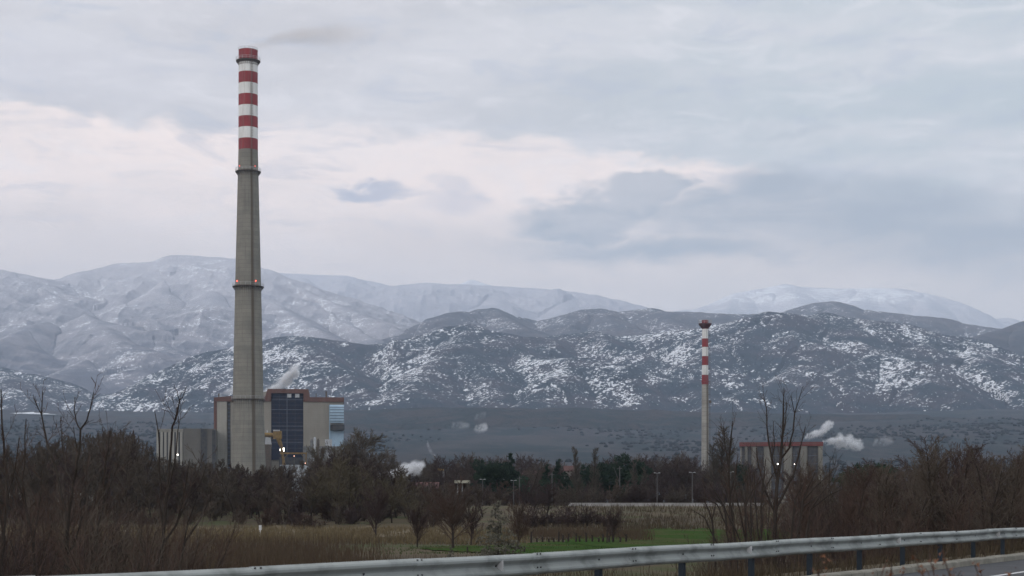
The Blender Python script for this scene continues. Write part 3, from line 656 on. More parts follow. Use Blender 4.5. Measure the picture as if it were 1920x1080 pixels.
mb = MB(); z0 = (HY-837)*k_-g; z1 = (HY-825)*k_-g; mb.box(-6*k_, 6*k_, -2, 2, z0, z1); mb.box(-6.3*k_, 6.3*k_, -2.2, 2.2, z1+.002, z1+.3); mb.build('cabin', M_pale, rt_)
for sx in (-1, 1):
    mb = MB(); mb.box(sx*5*k_-.25, sx*5*k_+.25, -.3, .3, 0, z0-.003); mb.build('leg', M_grey, rt_)
rt_ = empty('conveyor', (X(619, 940), 940, gz(X(619, 940), 940)), 'pale sloping conveyor tube below the white cabin', 'conveyor')
kc = 940/F; gg = gz(X(619, 940), 940)
mb = MB(); mb.tube(((613.5-619)*kc, 0, (HY-848)*kc-gg), ((624-619)*kc, 0, (HY-874)*kc-gg), .55, .55, 8); mb.build('tube', M_pale, rt_)
mb = MB(); mb.box(-.3, .3, .6, 1.0, 0, (HY-861)*kc-gg); mb.build('leg', M_grey, rt_)
Yw = 930; g = gz(X(555, Yw), Yw); kw = Yw/F
rt_ = empty('yard_wall', (X(555, Yw), Yw, g), 'low whitish streaked wall at the foot of the glazed block', 'wall')
mb = MB(); mb.box((525-555)*kw, (588-555)*kw, -.4, .4, 0, (HY-872.5)*kw-g); mb.build('wall', mat('whitewashed_streaks', (0.36, 0.39, 0.41), (0.14, 0.15, 0.155), 0.55, 0.8, 6, stretch=(1, 1, .4)), rt_)
mb = MB(); mb.box((524.5-555)*kw, (588.5-555)*kw, -.5, .5, (HY-872.5)*kw-g+.002, (HY-872.5)*kw-g+.25); mb.build('coping', M_pale, rt_)

# ---- low finned hall to the left
D4 = 960.0; k4 = D4/F; g = gz(X(350, D4), D4)-1
root = empty('finned_hall', (X(350, D4), D4, g), 'low grey hall with tall pale fins, left of the boiler house', 'building', rz=math.radians(9))
def fx(px): return (px-350)*k4
def fz_(py): return (HY-py)*k4-g
mb = MB(); mb.box(fx(296), fx(343), 1.0, 40, 0, fz_(805)); mb.box(fx(343), fx(404), 0, 40, 0, fz_(803.5)); mb.build('wall', panel_mat('grey_hall_wall', (0.14, 0.135, 0.12), (0.115, 0.11, 0.10), 8, 2.2), root)
mb = MB(); mb.box(fx(295), fx(343.5), -.6, .998, fz_(810), fz_(805)+.2); mb.build('fascia', panel_mat('pale_fascia', (0.25, 0.24, 0.21), (0.21, 0.20, 0.18), 8, 2.2), root)
for i, px in enumerate((297, 304, 311, 318, 325, 332.5, 340)):
    mb = MB(); mb.box(fx(px)-.75, fx(px)+.75, -.4, .99, 0, fz_(810)-.003); mb.build('fin', M_clad_w, root)
mb = MB(); mb.box(fx(297), fx(342), .6, .985, 2, fz_(811)); mb.build('window', M_slot, root)
mb = MB(); mb.box(fx(376), fx(387), -.5, -.003, 2, fz_(804.5)); mb.build('window', M_slot, root)
mb = MB(); mb.box(fx(397), fx(403), -.5, -.003, 2, fz_(806)); mb.build('door', M_slot, root)

# ---- hall with the red roof edge at the right
D5 = 780.0; k5 = D5/F; g = gz(X(1464, D5), D5)-1
root = empty('red_topped_hall', (X(1464, D5), D5, g), 'pale hall with a bright red roof band and dark window bays', 'building', rz=-math.radians(9))
def hx(px): return (px-1464)*k5
def hz_(py): return (HY-py)*k5-g
M_hallp = panel_mat('stained_pillar', (0.19, 0.185, 0.16), (0.13, 0.125, 0.11), 7, 2.0)
M_redband = panel_mat('red_roof_band', (0.15, 0.042, 0.040), (0.11, 0.036, 0.034), 6, 5)
mb = MB(); mb.box(hx(1389), hx(1540.5), 0.8, 40, 0, hz_(830)); mb.build('wall', M_clad, root)
mb = MB(); mb.box(hx(1387), hx(1542), -.8, 40.5, hz_(836.5), hz_(829)); mb.build('roof', M_redband, root)
for a_, b_ in ((1398, 1402), (1410, 1418.5), (1433, 1446), (1470, 1484), (1500, 1512), (1533, 1541)):
    mb = MB(); mb.box(hx(a_), hx(b_), -.5, .797, 0, hz_(836.7)); mb.build('pillar', M_hallp, root)
for a_, b_ in ((1391, 1397), (1403, 1409), (1420, 1432), (1447, 1454), (1455, 1469), (1486, 1499), (1514, 1532)):
    mb = MB(); mb.box(hx(a_), hx(b_), .3, .795, 3, hz_(836.8)); wb = mb.build('window', M_slot, root)
    mb = MB()
    for j in range(6): mb.box(hx(a_), hx(b_), .15, .297, 4+j*4, 4.3+j*4)
    mb.build('frame', M_mull, wb)

# ================================================================== ROAD, RAIL, FIELD SHEETS
def rp(s, d, z=0.0): q = RP+RD*s+RN*d; return (float(q[0]), float(q[1]), z)   # s along the rail, d beyond it
M_asph = mat('asphalt', (0.060, 0.062, 0.068), (0.045, 0.046, 0.05), 1.2, 0.85, 8, 0.3)
M_mark = mat('white_road_paint', (0.62, 0.63, 0.63), (0.45, 0.45, 0.45), 3, 0.7)
M_kerb = mat('kerb_concrete', (0.27, 0.255, 0.215), (0.19, 0.18, 0.15), 2.2, 0.9, 7, 0.4)
def strip(name, s0, s1, d0, d1, z, m, n=60):
    V = []
    for i in range(n+1): s = s0+(s1-s0)*i/n; V += [rp(s, d0, z), rp(s, d1, z)]
    Fa = np.array([[2*i, 2*i+2, 2*i+3, 2*i+1] for i in range(n)]); return tag(obj(name, np_mesh(name, V, Fa, m)), kind='structure')
strip('road', -300, 600, -9.6, -0.35, ROAD_Z, M_asph)
strip('road_marking', -300, 600, -2.50, -2.35, ROAD_Z+.004, M_mark)
mb = MB()
prof = [(-0.36, -1.86), (-0.36, -1.475), (-0.33, -1.445), (-0.10, -1.44), (-0.10, -1.86)]
kerb_n = 260
for i in range(kerb_n):
    s0 = -60+i*0.8; s1 = s0+0.785; dz = rnd.uniform(-.008, .008); dd = rnd.uniform(-.008, .008)
    V = [rp(s0, d+dd, z+dz) for d, z in prof]+[rp(s1, d+dd, z+dz) for d, z in prof]; n = 5
    mb.add(V, [list(range(n)), list(range(2*n-1, n-1, -1))]+[((i_+1) % n, i_, n+i_, n+(i_+1) % n) for i_ in range(n)])
tag(mb.build('kerb', M_kerb), kind='structure')
strip('median', -300, 600, -12.5, -9.6, -1.55, M_ground)
strip('road', -300, 600, -60, -12.5, ROAD_Z, M_asph)

# green field patches, 2-5 cm over the soil
def field(name, outline, m, z=0.05, nx=60, ny=40):
    px = np.array([p[0] for p in outline]); 
    xs = np.linspace(min(p[0] for p in outline), max(p[0] for p in outline), nx); rows_ = []
    top = np.interp(xs, [p[0] for p in outline], [p[1] for p in outline]); bot = np.interp(xs, [p[0] for p in outline], [p[2] for p in outline])
    top = top+(fbm(xs/14, xs*0, 4, 3)-0.5)*5; bot = bot+(fbm(xs/14, xs*0+5, 4, 8)-0.5)*5
    V = []
    Yt = 3.3*F/(top-HY); Yb = 3.3*F/(bot-HY)
    for j in range(ny):
        Yj = Yb+(Yt-Yb)*j/(ny-1); Xj = (xs-960)/F*Yj; V.append(np.stack([Xj, Yj, ground_z(Xj, Yj)+z], -1))
    return tag(obj(name, np_mesh(name, np.concatenate(V), grid_faces(nx, ny), m, smooth=True)), kind='structure')
M_green = mat('winter_wheat_green', (0.036, 0.068, 0.020), (0.070, 0.070, 0.036), 0.22, 1.0, 7, 0.5, stretch=(1, 0.5, 1), lo=0.4, hi=0.7, spec=0.0)
field('field', [(1060, 1012, 1016), (1100, 1004, 1024), (1160, 995, 1032), (1240, 992, 1042), (1340, 993, 1044), (1450, 994, 1040), (1560, 996, 1030)], M_green, 0.09)
field('field', [(790, 1029, 1032), (850, 1025, 1038), (960, 1018, 1044), (1060, 1014, 1048), (1160, 1012, 1040)], M_green, 0.06)
M_tan = mat('dry_straw_ground', (0.16, 0.13, 0.08), (0.10, 0.08, 0.05), 0.3, 0.95, 8, 0.5)
field('field', [(-200, 1000, 1016), (200, 992, 1012), (500, 990, 1012), (700, 990, 1008), (860, 994, 1004)], M_tan, 0.06)

# guard rail
M_zinc = mat('galvanised_steel', (0.30, 0.32, 0.31), (0.17, 0.185, 0.175), 1.6, 0.6, 9, metal=0.15, stretch=(1, 1, .8), lo=0.42, hi=0.66, spec=0.4)
M_post = mat('post_steel', (0.026, 0.034, 0.043), (0.020, 0.027, 0.035), 2, 0.8, spec=0.1)
M_refl = mat('reflector_white', (0.62, 0.63, 0.64), (0.55, 0.55, 0.55), 4, 0.35)
M_bolt = mat('bolt_dark', (0.05, 0.05, 0.05), (0.03, 0.03, 0.03), 4, 0.6)
root = empty('guard_rail', rp(0, 0, -1.5), 'long galvanised roadside crash barrier with trapezoid reflectors', 'guard rail')
def rl(s, d, z): q_ = min(10.0, max(0.0, -5.0-s)); p = rp(s, d+0.0107*q_*q_, z); o = root.location; return (p[0]-o[0], p[1]-o[1], p[2]-o[2])
STEP = 2.95; s_of = lambda Y: (Y-24.8)/RD[1]
wprof = [(0.000, -0.713), (-0.018, -0.716), (-0.066, -0.742), (-0.080, -0.765), (-0.078, -0.795), (-0.022, -0.842), (-0.010, -0.868), (-0.022, -0.894), (-0.078, -0.941), (-0.080, -0.971), (-0.066, -0.994), (-0.018, -1.020), (0.0, -1.023)]
j0 = s_of(22.56)
beams = []
for k in range(-9, 36):
    a = j0+k*STEP; b = a+STEP+0.16; lift = 0.003 if k % 2 else 0.0; sag = rnd.uniform(-.006, .006)
    sn = [a+(b-a)*t_ for t_ in np.linspace(0, 1, 7)]
    V = []; 
    for s in sn:
        bend = 0.004*math.sin(s*1.7)+(0.010*math.sin(s*.23)); zz_ = sag+0.004*math.sin(s*.9+1)
        V += [rl(s, d-lift+bend, z+zz_-lift*.5) for d, z in wprof]
        V += [rl(s, d-lift+bend+0.006, z+zz_-lift*.5-0.001) for d, z in wprof]
    m_ = len(wprof); Fs = []
    for i in range(6):
        o0 = i*2*m_; o1 = (i+1)*2*m_
        for q in range(m_-1):
            Fs.append([o0+q, o0+q+1, o1+q+1, o1+q]); Fs.append([o0+m_+q+1, o0+m_+q, o1+m_+q, o1+m_+q+1])
    Fs += [[0+q, m_+q, m_+q+1, q+1] for q in range(m_-1)]; o1 = 12*m_; Fs += [[o1+q, o1+q+1, o1+m_+q+1, o1+m_+q] for q in range(m_-1)]
    mm = MB(); mm.add(V, Fs); bo = mm.build('beam_panel', M_zinc, root, smooth=False); beams.append(bo)
    for ds in (0.035, 0.125):
        for d, z in ((-0.052, -0.733), (-0.060, -0.925)):
            bb = MB(); p = Vector(rl(a+ds, d-.012, z)); q = p+Vector((-RN[0]*.014, -RN[1]*.014, .006)); bb.tube(p, q, .013, .012, 8); bb.build('bolt', M_bolt, bo)
    bb = MB(); p = Vector(rl(a+1.95, -.010-.012, -.868)); q = p-Vector((RN[0]*.014, RN[1]*.014, 0)); bb.tube(p, q, .014, .014, 8); bb.build('bolt', M_bolt, bo)
pj = s_of(26.86)
for k in range(-11, 34):
    s = pj+k*STEP; mb = MB()
    for d0_, d1_, w0, w1 in ((0.03, 0.04, -.05, .05), (0.0402, 0.12, -.05, -.042), (0.0402, 0.12, .042, .05)):
        V = [rl(s+w_, d_, z_) for z_ in (-1.75, -0.75) for w_, d_ in ((w0, d0_), (w1, d0_), (w1, d1_), (w0, d1_))]
        mb.add(V, [(0, 3, 2, 1), (4, 5, 6, 7), (0, 1, 5, 4), (1, 2, 6, 5), (2, 3, 7, 6), (3, 0, 4, 7)])
    mb.build('post', M_post, root)
for k in range(-2, 9):
    s = s_of(21.75)+k*8.55; mb = MB()
    # trapezoid plate in the valley of the beam, turned to the traffic
    V = [rl(s, -.022, -.842), rl(s, -.022, -.894), rl(s-.012, -.125, -.945), rl(s-.012, -.125, -.788)]
    V2 = [(x+RD[0]*.006, y+RD[1]*.006, z) for x, y, z in V]
    mb.add(V+V2, [(0, 1, 2, 3), (7, 6, 5, 4), (0, 4, 5, 1), (1, 5, 6, 2), (2, 6, 7, 3), (3, 7, 4, 0)]); mb.build('reflector', M_refl, root)

# ================================================================== VEGETATION
def bark(name, c1, c2, sc_=1.2): return mat(name, c1, c2, sc_, 0.9, 5, spec=0.1)
B_dark = bark('bark_dark', (0.033, 0.027, 0.023), (0.047, 0.039, 0.034))
B_red = bark('twig_reddish', (0.078, 0.052, 0.042), (0.058, 0.043, 0.036), 0.6)
B_brown = bark('twig_brown', (0.094, 0.076, 0.061), (0.066, 0.055, 0.045), 0.35)
B_pur = bark('twig_purple_brown', (0.062, 0.044, 0.041), (0.047, 0.035, 0.033), 0.3)
B_olive = bark('twig_olive', (0.101, 0.086, 0.058), (0.074, 0.062, 0.044), 0.3)
B_pale = bark('twig_pale_grey', (0.094, 0.082, 0.066), (0.066, 0.058, 0.048), 0.3)
L_dark = bark('needles_dark', (0.016, 0.032, 0.024), (0.030, 0.048, 0.030), 0.5)
L_mid = bark('needles_mid', (0.028, 0.055, 0.038), (0.045, 0.065, 0.040), 0.5)
L_frost = bark('needles_frosted', (0.165, 0.16, 0.13), (0.12, 0.115, 0.09), 2.0)
L_dry = bark('dead_leaves', (0.085, 0.060, 0.035), (0.055, 0.042, 0.03), 1)

def unit(v): return v/np.linalg.norm(v, axis=-1, keepdims=True)
def seg_mesh(name, segs, m, sides=3):
    A = np.array([s[0] for s in segs]); B = np.array([s[1] for s in segs]); ra = np.array([s[2] for s in segs]); rb = np.array([s[3] for s in segs])
    d = unit(B-A+1e-9); up = np.where(np.abs(d[:, 2:3]) > .9, np.array([[1., 0, 0]]), np.array([[0, 0, 1.]]))
    u = unit(np.cross(d, up)); v = np.cross(d, u); V = []
    for P_, r in ((A, ra), (B, rb)):
        for k in range(sides):
            t_ = 2*math.pi*k/sides; V.append(P_+(u*math.cos(t_)+v*math.sin(t_))*r[:, None])
    V = np.stack(V, 1).reshape(-1, 3); base = (np.arange(len(segs))*2*sides)[:, None]; Fa = []
    for k in range(sides): k2 = (k+1) % sides; Fa.append(np.concatenate([base+k, base+k2, base+sides+k2, base+sides+k], 1))
    return np_mesh(name, V, np.concatenate(Fa), m, smooth=sides > 4)
def grow(p, d, L, r, lev, cfg, out, R):
    n = cfg['seg'][min(lev, len(cfg['seg'])-1)]; st = L/n; maxl = cfg['lev']
    pts = [np.array(p, float)]; dirs = []; d = np.array(d, float); d /= np.linalg.norm(d); rad = [r]
    wob = cfg['wob']; up = cfg['up'][min(lev, len(cfg['up'])-1)]
    for i in range(n):
        d = d+R.normal(0, wob, 3); d[2] += up; d /= np.linalg.norm(d)
        pts.append(pts[-1]+d*st); dirs.append(d.copy()); rad.append(r*(1-(i+1)/n*(1-cfg['tip'])))
        out[min(lev, 1) if lev < cfg.get('wood', 1) else 1].append((pts[-2], pts[-1], max(rad[-2], cfg['rmin']), max(rad[-1], cfg['rmin'])))
    if lev >= maxl: return
    nc = cfg['n'][lev]; s0 = cfg['start'][lev]
    for k in range(nc):
        t_ = s0+(1-s0)*((k+R.uniform(0, 1))/nc); f = t_*n; i = min(int(f), n-1); q = pts[i]+(pts[i+1]-pts[i])*(f-i)
        dd = dirs[i]; a = dd-0; o = np.cross(dd, R.normal(0, 1, 3)); o /= np.linalg.norm(o)+1e-9
        ang = math.radians(cfg['ang'][lev]*R.uniform(.7, 1.3)); nd = dd*math.cos(ang)+o*math.sin(ang)
        ll = L*cfg['len'][lev]*(1-cfg['short'][lev]*(t_-s0)/(1-s0+1e-6))*R.uniform(.65, 1.2)
        grow(q, nd, ll, min(rad[i]*0.75, r*cfg['rr'][lev]), lev+1, cfg, out, R)
def make_tree(name, cfg, seed, mats, hgt, multi=None, sides=(6, 3)):
    """returns (trunk mesh, crown mesh) for a tree of height hgt, base at origin"""
    R = np.random.default_rng(seed); out = [[], []]
    if multi:
        for k in range(multi[0]):
            a = R.uniform(0, 2*math.pi); t_ = math.radians(R.uniform(*multi[1])); L = hgt*R.uniform(.6, 1.05)
            grow((R.normal(0, multi[2]), R.normal(0, multi[2]), -.1), (math.cos(a)*math.sin(t_), math.sin(a)*math.sin(t_), math.cos(t_)), L, cfg['r']*R.uniform(.6, 1.1), 0, cfg, out, R)
    else: grow((0, 0, -.2), (R.normal(0, .03), R.normal(0, .03), 1), hgt*cfg.get('tl', 1.0), cfg['r'], 0, cfg, out, R)
    mx = max(s[1][2] for s in out[0]+out[1]); f = hgt/mx
    for o_ in out:
        for i, s in enumerate(o_): o_[i] = (s[0]*f, s[1]*f, s[2], s[3])
    return seg_mesh(name+'_trunk', out[0], mats[0], sides[0]), seg_mesh(name+'_crown', out[1], mats[1], sides[1])
def plant(me, name, x, y, s, label, cat, group=None, rz=None, z=None, crown='crown', sw=1.0):
    z = gz(x, y)-.05 if z is None else z
    r = empty(name, (x, y, z), label, cat, group, rnd.uniform(0, 6.28) if rz is None else rz); r.scale = (s*sw, s*sw, s)
    a = obj('trunk', me[0], r); 
    if me[1] is not None: obj(crown, me[1], r)
    return r

CFG = dict(seg=(9, 5, 3, 2), wob=.07, up=(.03, .05, .06, .05), tip=.25, rmin=.009, lev=3, n=(16, 8, 5), start=(.22, .15, .15), ang=(38, 34, 32), len=(.42, .45, .5), short=(.6, .5, .4), rr=(.42, .5, .6), r=.10, wood=1)
def cfg(**k): c = dict(CFG); c.update(k); return c
# kinds (unit: metres)
far_tall = [make_tree('thicket_tree', cfg(n=(22, 9, 6), rmin=.022, r=.14, len=(.36, .5, .5)), 100+i, (B_dark, [B_brown, B_pur, B_olive, B_brown][i]), 10, sides=(5, 3)) for i in range(4)]
far_bush = [make_tree('thicket_bush', cfg(n=(9, 6, 4), rmin=.016, r=.045, len=(.5, .5, .5), start=(.05, .1, .1), up=(.05, .06, .05)), 200+i, (B_dark, [B_pur, B_brown, B_red][i]), 3.2, multi=(10, (5, 60), .35), sides=(3, 3)) for i in range(3)]
far_round = [make_tree('broad_tree', cfg(n=(24, 11, 7), rmin=.034, r=.34, start=(.15, .15, .1), ang=(50, 40, 34), len=(.52, .5, .5), short=(.45, .5, .4), up=(.02, .05, .05), wob=.09), 300+i, (B_dark, [B_olive, B_brown, B_pur][i]), 18, sides=(5, 3)) for i in range(3)]
vase = [make_tree('orchard_tree', cfg(n=(26, 10, 5), rmin=.011, r=.10, start=(.20, .1, .1), ang=(40, 30, 28), len=(.82, .42, .5), short=(.42, .4, .3), up=(.0, .07, .06), tip=.15, tl=.7, wob=.06), 400+i, (B_dark, [B_red, B_pur, B_red][i]), 4.8, sides=(6, 3)) for i in range(3)]
poplar = [make_tree('poplar', cfg(n=(60, 7, 5), rmin=.028, r=.2, start=(.10, .1, .1), ang=(26, 22, 26), len=(.20, .5, .5), short=(.55, .4, .3), up=(.06, .09, .08), wob=.012), 500+i, (B_dark, B_pale), 24, sides=(5, 3)) for i in range(2)]
shrub = [make_tree('roadside_shrub', cfg(seg=(8, 5, 3), n=(12, 5), lev=2, rmin=.0045, r=.022, start=(.15, .15), ang=(34, 34), len=(.4, .45), short=(.55, .4), up=(.035, .06, .05), wob=.06, wood=1), 600+i, (B_dark, [B_red, B_brown, B_red, B_pur][i]), 3.8, multi=(11, (2, 34), .22), sides=(4, 3)) for i in range(4)]
sapling = [make_tree('young_tree', cfg(seg=(10, 6, 4), n=(15, 7), lev=2, rmin=.0055, r=.05, start=(.2, .15), ang=(36, 36), len=(.45, .42), short=(.65, .4), up=(.02, .07, .06), wob=.06), 700+i, (B_dark, [B_dark, B_brown, B_red][i]), 6, sides=(5, 3)) for i in range(3)]
midtree = [make_tree('roadside_tree', cfg(n=(20, 9, 5), rmin=.008, r=.10, start=(.12, .12, .1), ang=(40, 36, 34), len=(.48, .45, .5), up=(.02, .06, .05), wob=.08), 800+i, (B_dark, [B_red, B_brown, B_pur, B_brown][i]), 6.5, sides=(5, 3)) for i in range(4)]

def leafy(name, blobs, n, size, m, seed, trunk=(0.2, 8), needle=True):
    """evergreen: leaf-sized triangles gathered in clumps on hidden limbs; blobs: (x, y, z, rx, rz, weight)"""
    R = np.random.default_rng(seed); W = np.array([b[5] for b in blobs], float); W /= W.sum(); P_ = []
    for b, w_ in zip(blobs, W):
        k = max(4, int(n*w_)); q = unit(R.normal(0, 1, (k, 3)))*(R.uniform(.25, 1, (k, 1))**.5); q[:, 0] *= b[3]; q[:, 1] *= b[3]; q[:, 2] *= b[4]
        # gather in tufts
        tuft = q[R.integers(0, max(3, k//14), k)]+R.normal(0, 1, (k, 3))*min(b[3], b[4])*.13
        P_.append(tuft+np.array(b[:3]))
    P_ = np.concatenate(P_); k = len(P_); d = unit(R.normal(0, 1, (k, 3))+np.array([0, 0, -.15])); e = unit(np.cross(d, R.normal(0, 1, (k, 3)))); s = size*R.uniform(.5, 1.3, (k, 1))
    V = np.stack([P_-e*s*.35, P_+e*s*.35, P_+d*s*1.3], 1).reshape(-1, 3)
    cr = np_mesh(name+'_crown', V, np.arange(3*k).reshape(-1, 3), m)
    segs = []; h = trunk[1]; 
    for i in range(6): segs.append((np.array([0, 0, h*i/6-.2*(i == 0)]), np.array([0, 0, h*(i+1)/6]), trunk[0]*(1-i/6.5), trunk[0]*(1-(i+1)/6.5)))
    for b in blobs:
        z0 = min(max(b[2]-.3*abs(b[0]), .1*h), h*.97); segs.append((np.array([0, 0, z0]), np.array(b[:3], float), trunk[0]*.25, trunk[0]*.08))
    return seg_mesh(name+'_trunk', segs, B_dark, 5), cr
def cone_blobs(h, w, lay, per, seed, z0=.15, p=.9):
    R = np.random.default_rng(seed); out = []
    for i in range(lay):
        f = i/(lay-1); z = h*(z0+(0.97-z0)*f); r = w*(1-f)**p+.04*w
        for k in range(max(1, int(per*(1-f*.7)))):
            a = R.uniform(0, 6.28); rr = r*R.uniform(.45, .95); out.append((math.cos(a)*rr, math.sin(a)*rr, z-rr*.12, max(.35*r, .06*w)*R.uniform(.8, 1.3), h/lay*.45, r+.2*w))
    return out
spruce = [leafy('spruce', cone_blobs(16, 3.6, 12, 6, 31+i), 9000, .42, (L_dark, L_mid)[i], 41+i, (.22, 16)) for i in range(2)]
pine = [leafy('pine', [(R_[0], R_[1], R_[2], R_[3], R_[3]*.7, R_[3]**2) for R_ in [(rng.normal(0, 3.0), rng.normal(0, 3.0), rng.uniform(5, 14), rng.uniform(1.6, 3.0)) for _ in range(16)]], 10000, .45, (L_dark, L_mid, L_dark)[i], 51+i, (.3, 13)) for i in range(3)]
frost = leafy('small_spruce', cone_blobs(3.2, 1.55, 20, 11, 77, .04, 1.0), 12000, .075, L_frost, 78, (.035, 3.2))

def pxplace(px, Y): return X(px, Y), Y
def top_scale(py, x, Y, h): return (Z(py, Y)-gz(x, Y))/h      # scale so that the top reaches photo row py

# --- thicket at the left, before the power station (far edge of the dry field)
def prof_top(px, pts): return float(np.interp(px, [p[0] for p in pts], [p[1] for p in pts]))
TL = [(-40, 840), (0, 835), (40, 845), (90, 820), (150, 812), (180, 806), (230, 802), (262, 812), (285, 842), (320, 858), (350, 862), (400, 862), (430, 868), (470, 874), (520, 872), (560, 870), (600, 856), (625, 836), (650, 842), (700, 862), (745, 872), (790, 905), (820, 905)]
G1 = 'bare thicket trees between the dry field and the power station'
i = 0; px = -70
while px < 815:
    for row, (Ya, dy) in enumerate(((228, 0), (250, -2), (275, -3), (310, 0), (350, 2))):
        if row == 4 and rnd.random() < .3: continue
        q = px+rnd.uniform(-14, 14)+row*6; Y = Ya+rnd.uniform(-12, 12); x = X(q, Y)
        tp = prof_top(q, TL)-5+abs(rnd.gauss(0, 6 if q > 380 else 9))+(22 if row == 0 else 8 if row == 1 else 0)
        k = 2 if (row == 0 and q > 560) else rnd.choice([0, 0, 1, 3] if q < 420 else [0, 1, 1, 3]); me = far_tall[k]
        s = top_scale(tp, x, Y, 10); 
        if s > .15: plant(me, 'thicket_tree', x, Y, s, 'bare brown tree in the dense thicket between dry field and power station', 'tree', G1, sw=min(1.5, max(.8, 1/s)*rnd.uniform(.9, 1.2)))
    px += 17
G1b = 'low bare bushes along the thicket edge'
for k in range(132):
    q = -60+k*7+rnd.uniform(-5, 5); Y = rnd.uniform(206, 300); x = X(q, Y)
    plant(far_bush[rnd.choice([0, 1, 1, 2])], 'thicket_bush', x, Y, rnd.uniform(.6, 1.1)*(1 if Y < 225 else 1.5), 'low bare brown bush along the edge of the thicket', 'bush', G1b)
x, Y = pxplace(572, 196); plant(far_bush[2], 'bramble_mound', x, Y, .72, 'rounded reddish bramble mound in the dry field left of centre', 'bush', sw=2.4)
# big pale willow-like crowns right of the boiler house
for q, Y, tp, sw, k, lb in ((668, 470, 800, 1.25, 0, 'wide olive-brown bare tree partly covering the boiler house right edge'), (722, 450, 806, 1.15, 1, 'broad brown bare tree right of the boiler house with rounded crown'), (640, 520, 826, 1.0, 0, 'smaller olive bare tree in front of the blue sheeted duct'), (752, 440, 842, .9, 1, 'brown bare tree sloping down towards the white steam'), (596, 560, 800+30, .8, 0, 'thin bare tree in front of the silos')):
    x = X(q, Y); plant(far_round[k], 'broad_tree', x, Y, top_scale(tp, x, Y, 18), lb, 'tree', sw=sw)

# --- treeline across the middle distance
TM = [(780, 888), (800, 870), (830, 858), (870, 856), (900, 858), (960, 862), (990, 855), (1020, 866), (1060, 880), (1090, 875), (1130, 868), (1160, 858), (1200, 860), (1230, 857), (1260, 854), (1290, 856), (1330, 872), (1380, 875), (1420, 870)]
G2 = 'bare purple-brown trees of the middle treeline'
px = 788
while px < 1430:
    for row, Ya in enumerate((430, 480, 540)):
        q = px+rnd.uniform(-8, 8); Y = Ya+rnd.uniform(-20, 20); x = X(q, Y); tp = prof_top(q, TM)-12+abs(rnd.gauss(0, 4))+(2-row)*6
        plant(far_round[2] if rnd.random() < .7 else far_round[1], 'treeline_tree', x, Y, top_scale(tp, x, Y, 18), 'bare purple-brown tree in the rounded treeline across the middle', 'tree', G2, sw=rnd.uniform(.9, 1.15))
    px += 19
G2b = 'low bare scrub before the middle treeline'
for k in range(70):
    q = 640+k*11.5+rnd.uniform(-6, 6); Y = rnd.uniform(316, 350); x = X(q, Y)
    plant(far_bush[rnd.choice([0, 0, 1])], 'scrub_bush', x, Y, rnd.uniform(1.0, 1.9), 'low dark scrub bush behind the pale wall below the middle treeline', 'bush', G2b)
EV = [(905, 858, 0, 'p', 'dark pine left of the tallest spruce in the middle treeline'), (932, 862, 2, 'p', 'wide dark pine beside the spruce in the middle treeline'), (958, 846, 0, 's', 'tall dark spruce, highest of the middle treeline left of centre'), (982, 884, 1, 'p', 'small dark pine right of the tall spruce'),
      (1027, 868, 0, 's', 'small dark spruce left of the red roofed house'), (1049, 858, 0, 's', 'pointed dark spruce right beside the red roofed house'), (1050, 882, 1, 'p', 'blue-green pine in front of the pointed spruce'), (1075, 892, 1, 'p', 'low green pine in front of the red roofed house'),
      (1102, 868, 0, 'p', 'dark pine between the two pale poplars'), (1142, 862, 2, 'p', 'dark pine left of the flat-topped cedar'), (1181, 847, 0, 'p', 'flat-topped cedar standing above the middle treeline'), (1178, 872, 1, 'p', 'bluish pine below the flat-topped cedar'), (1380, 868, 0, 'p', 'small dark pine beside the red-topped hall')]
for q, tp, k, kd_, lb in EV:
    Y = 400; x = X(q, Y); me = (pine if kd_ == 'p' else spruce)[k]; plant(me, 'pine_tree' if kd_ == 'p' else 'spruce_tree', x, Y, top_scale(tp, x, Y, 16), lb, 'tree', sw=1.35 if kd_ == 's' else 1.1)
for q, tp, lb in ((1084, 836, 'tall pale bare poplar, left of the central pair'), (1112, 838, 'tall pale bare poplar, right of the central pair'), (1190, 862, 'faint pale poplar behind the flat-topped cedar'), (1206, 872, 'short pale poplar right of the flat-topped cedar'), (1352, 796, 'tall pale poplar just right of the slim chimney'), (1338, 830, 'lower pale poplar beside the slim chimney foot'), (1366, 820, 'pale poplar between slim chimney and red-topped hall')):
    Y = 385; x = X(q, Y); plant(poplar[rnd.randrange(2)], 'poplar', x, Y, top_scale(tp, x, Y, 24), lb, 'tree', sw=1.6 if q < 1300 else 1.9)

# --- dark bushes and mid-field clumps
for q, Y, tp, k, sw, lb in ((1025, 235, 905, 2, 1.5, 'large dark purple bare tree clump behind the post row'), (1000, 228, 925, 2, 1.6, 'dark low tree left of the large purple clump'), (1062, 225, 940, 2, 1.8, 'dark low thicket right of the large purple clump'), (1100, 222, 955, 0, 1.9, 'grey-brown low bush thicket trailing right of the purple clump'), (1128, 224, 960, 0, 1.6, 'grey rounded bush at the right end of the thicket'),
      (905, 240, 905, 0, 1.4, 'brown bare tree behind the frosted spruce'), (930, 236, 900, 3, 1.3, 'russet bare tree directly behind the frosted spruce'), (880, 245, 915, 0, 1.3, 'brown bare tree between the orchard tree and frosted spruce'), (760, 240, 920, 3, 1.3, 'olive bare tree below the red roofed shed'), (800, 238, 912, 1, 1.3, 'dark bare tree left behind the big orchard tree')):
    x = X(q, Y); me = far_tall[{0: 0, 1: 1, 2: 1, 3: 3}[k]]; plant(me, 'bare_tree', x, Y, top_scale(tp, x, Y, 10), lb, 'tree', sw=sw*1.3)
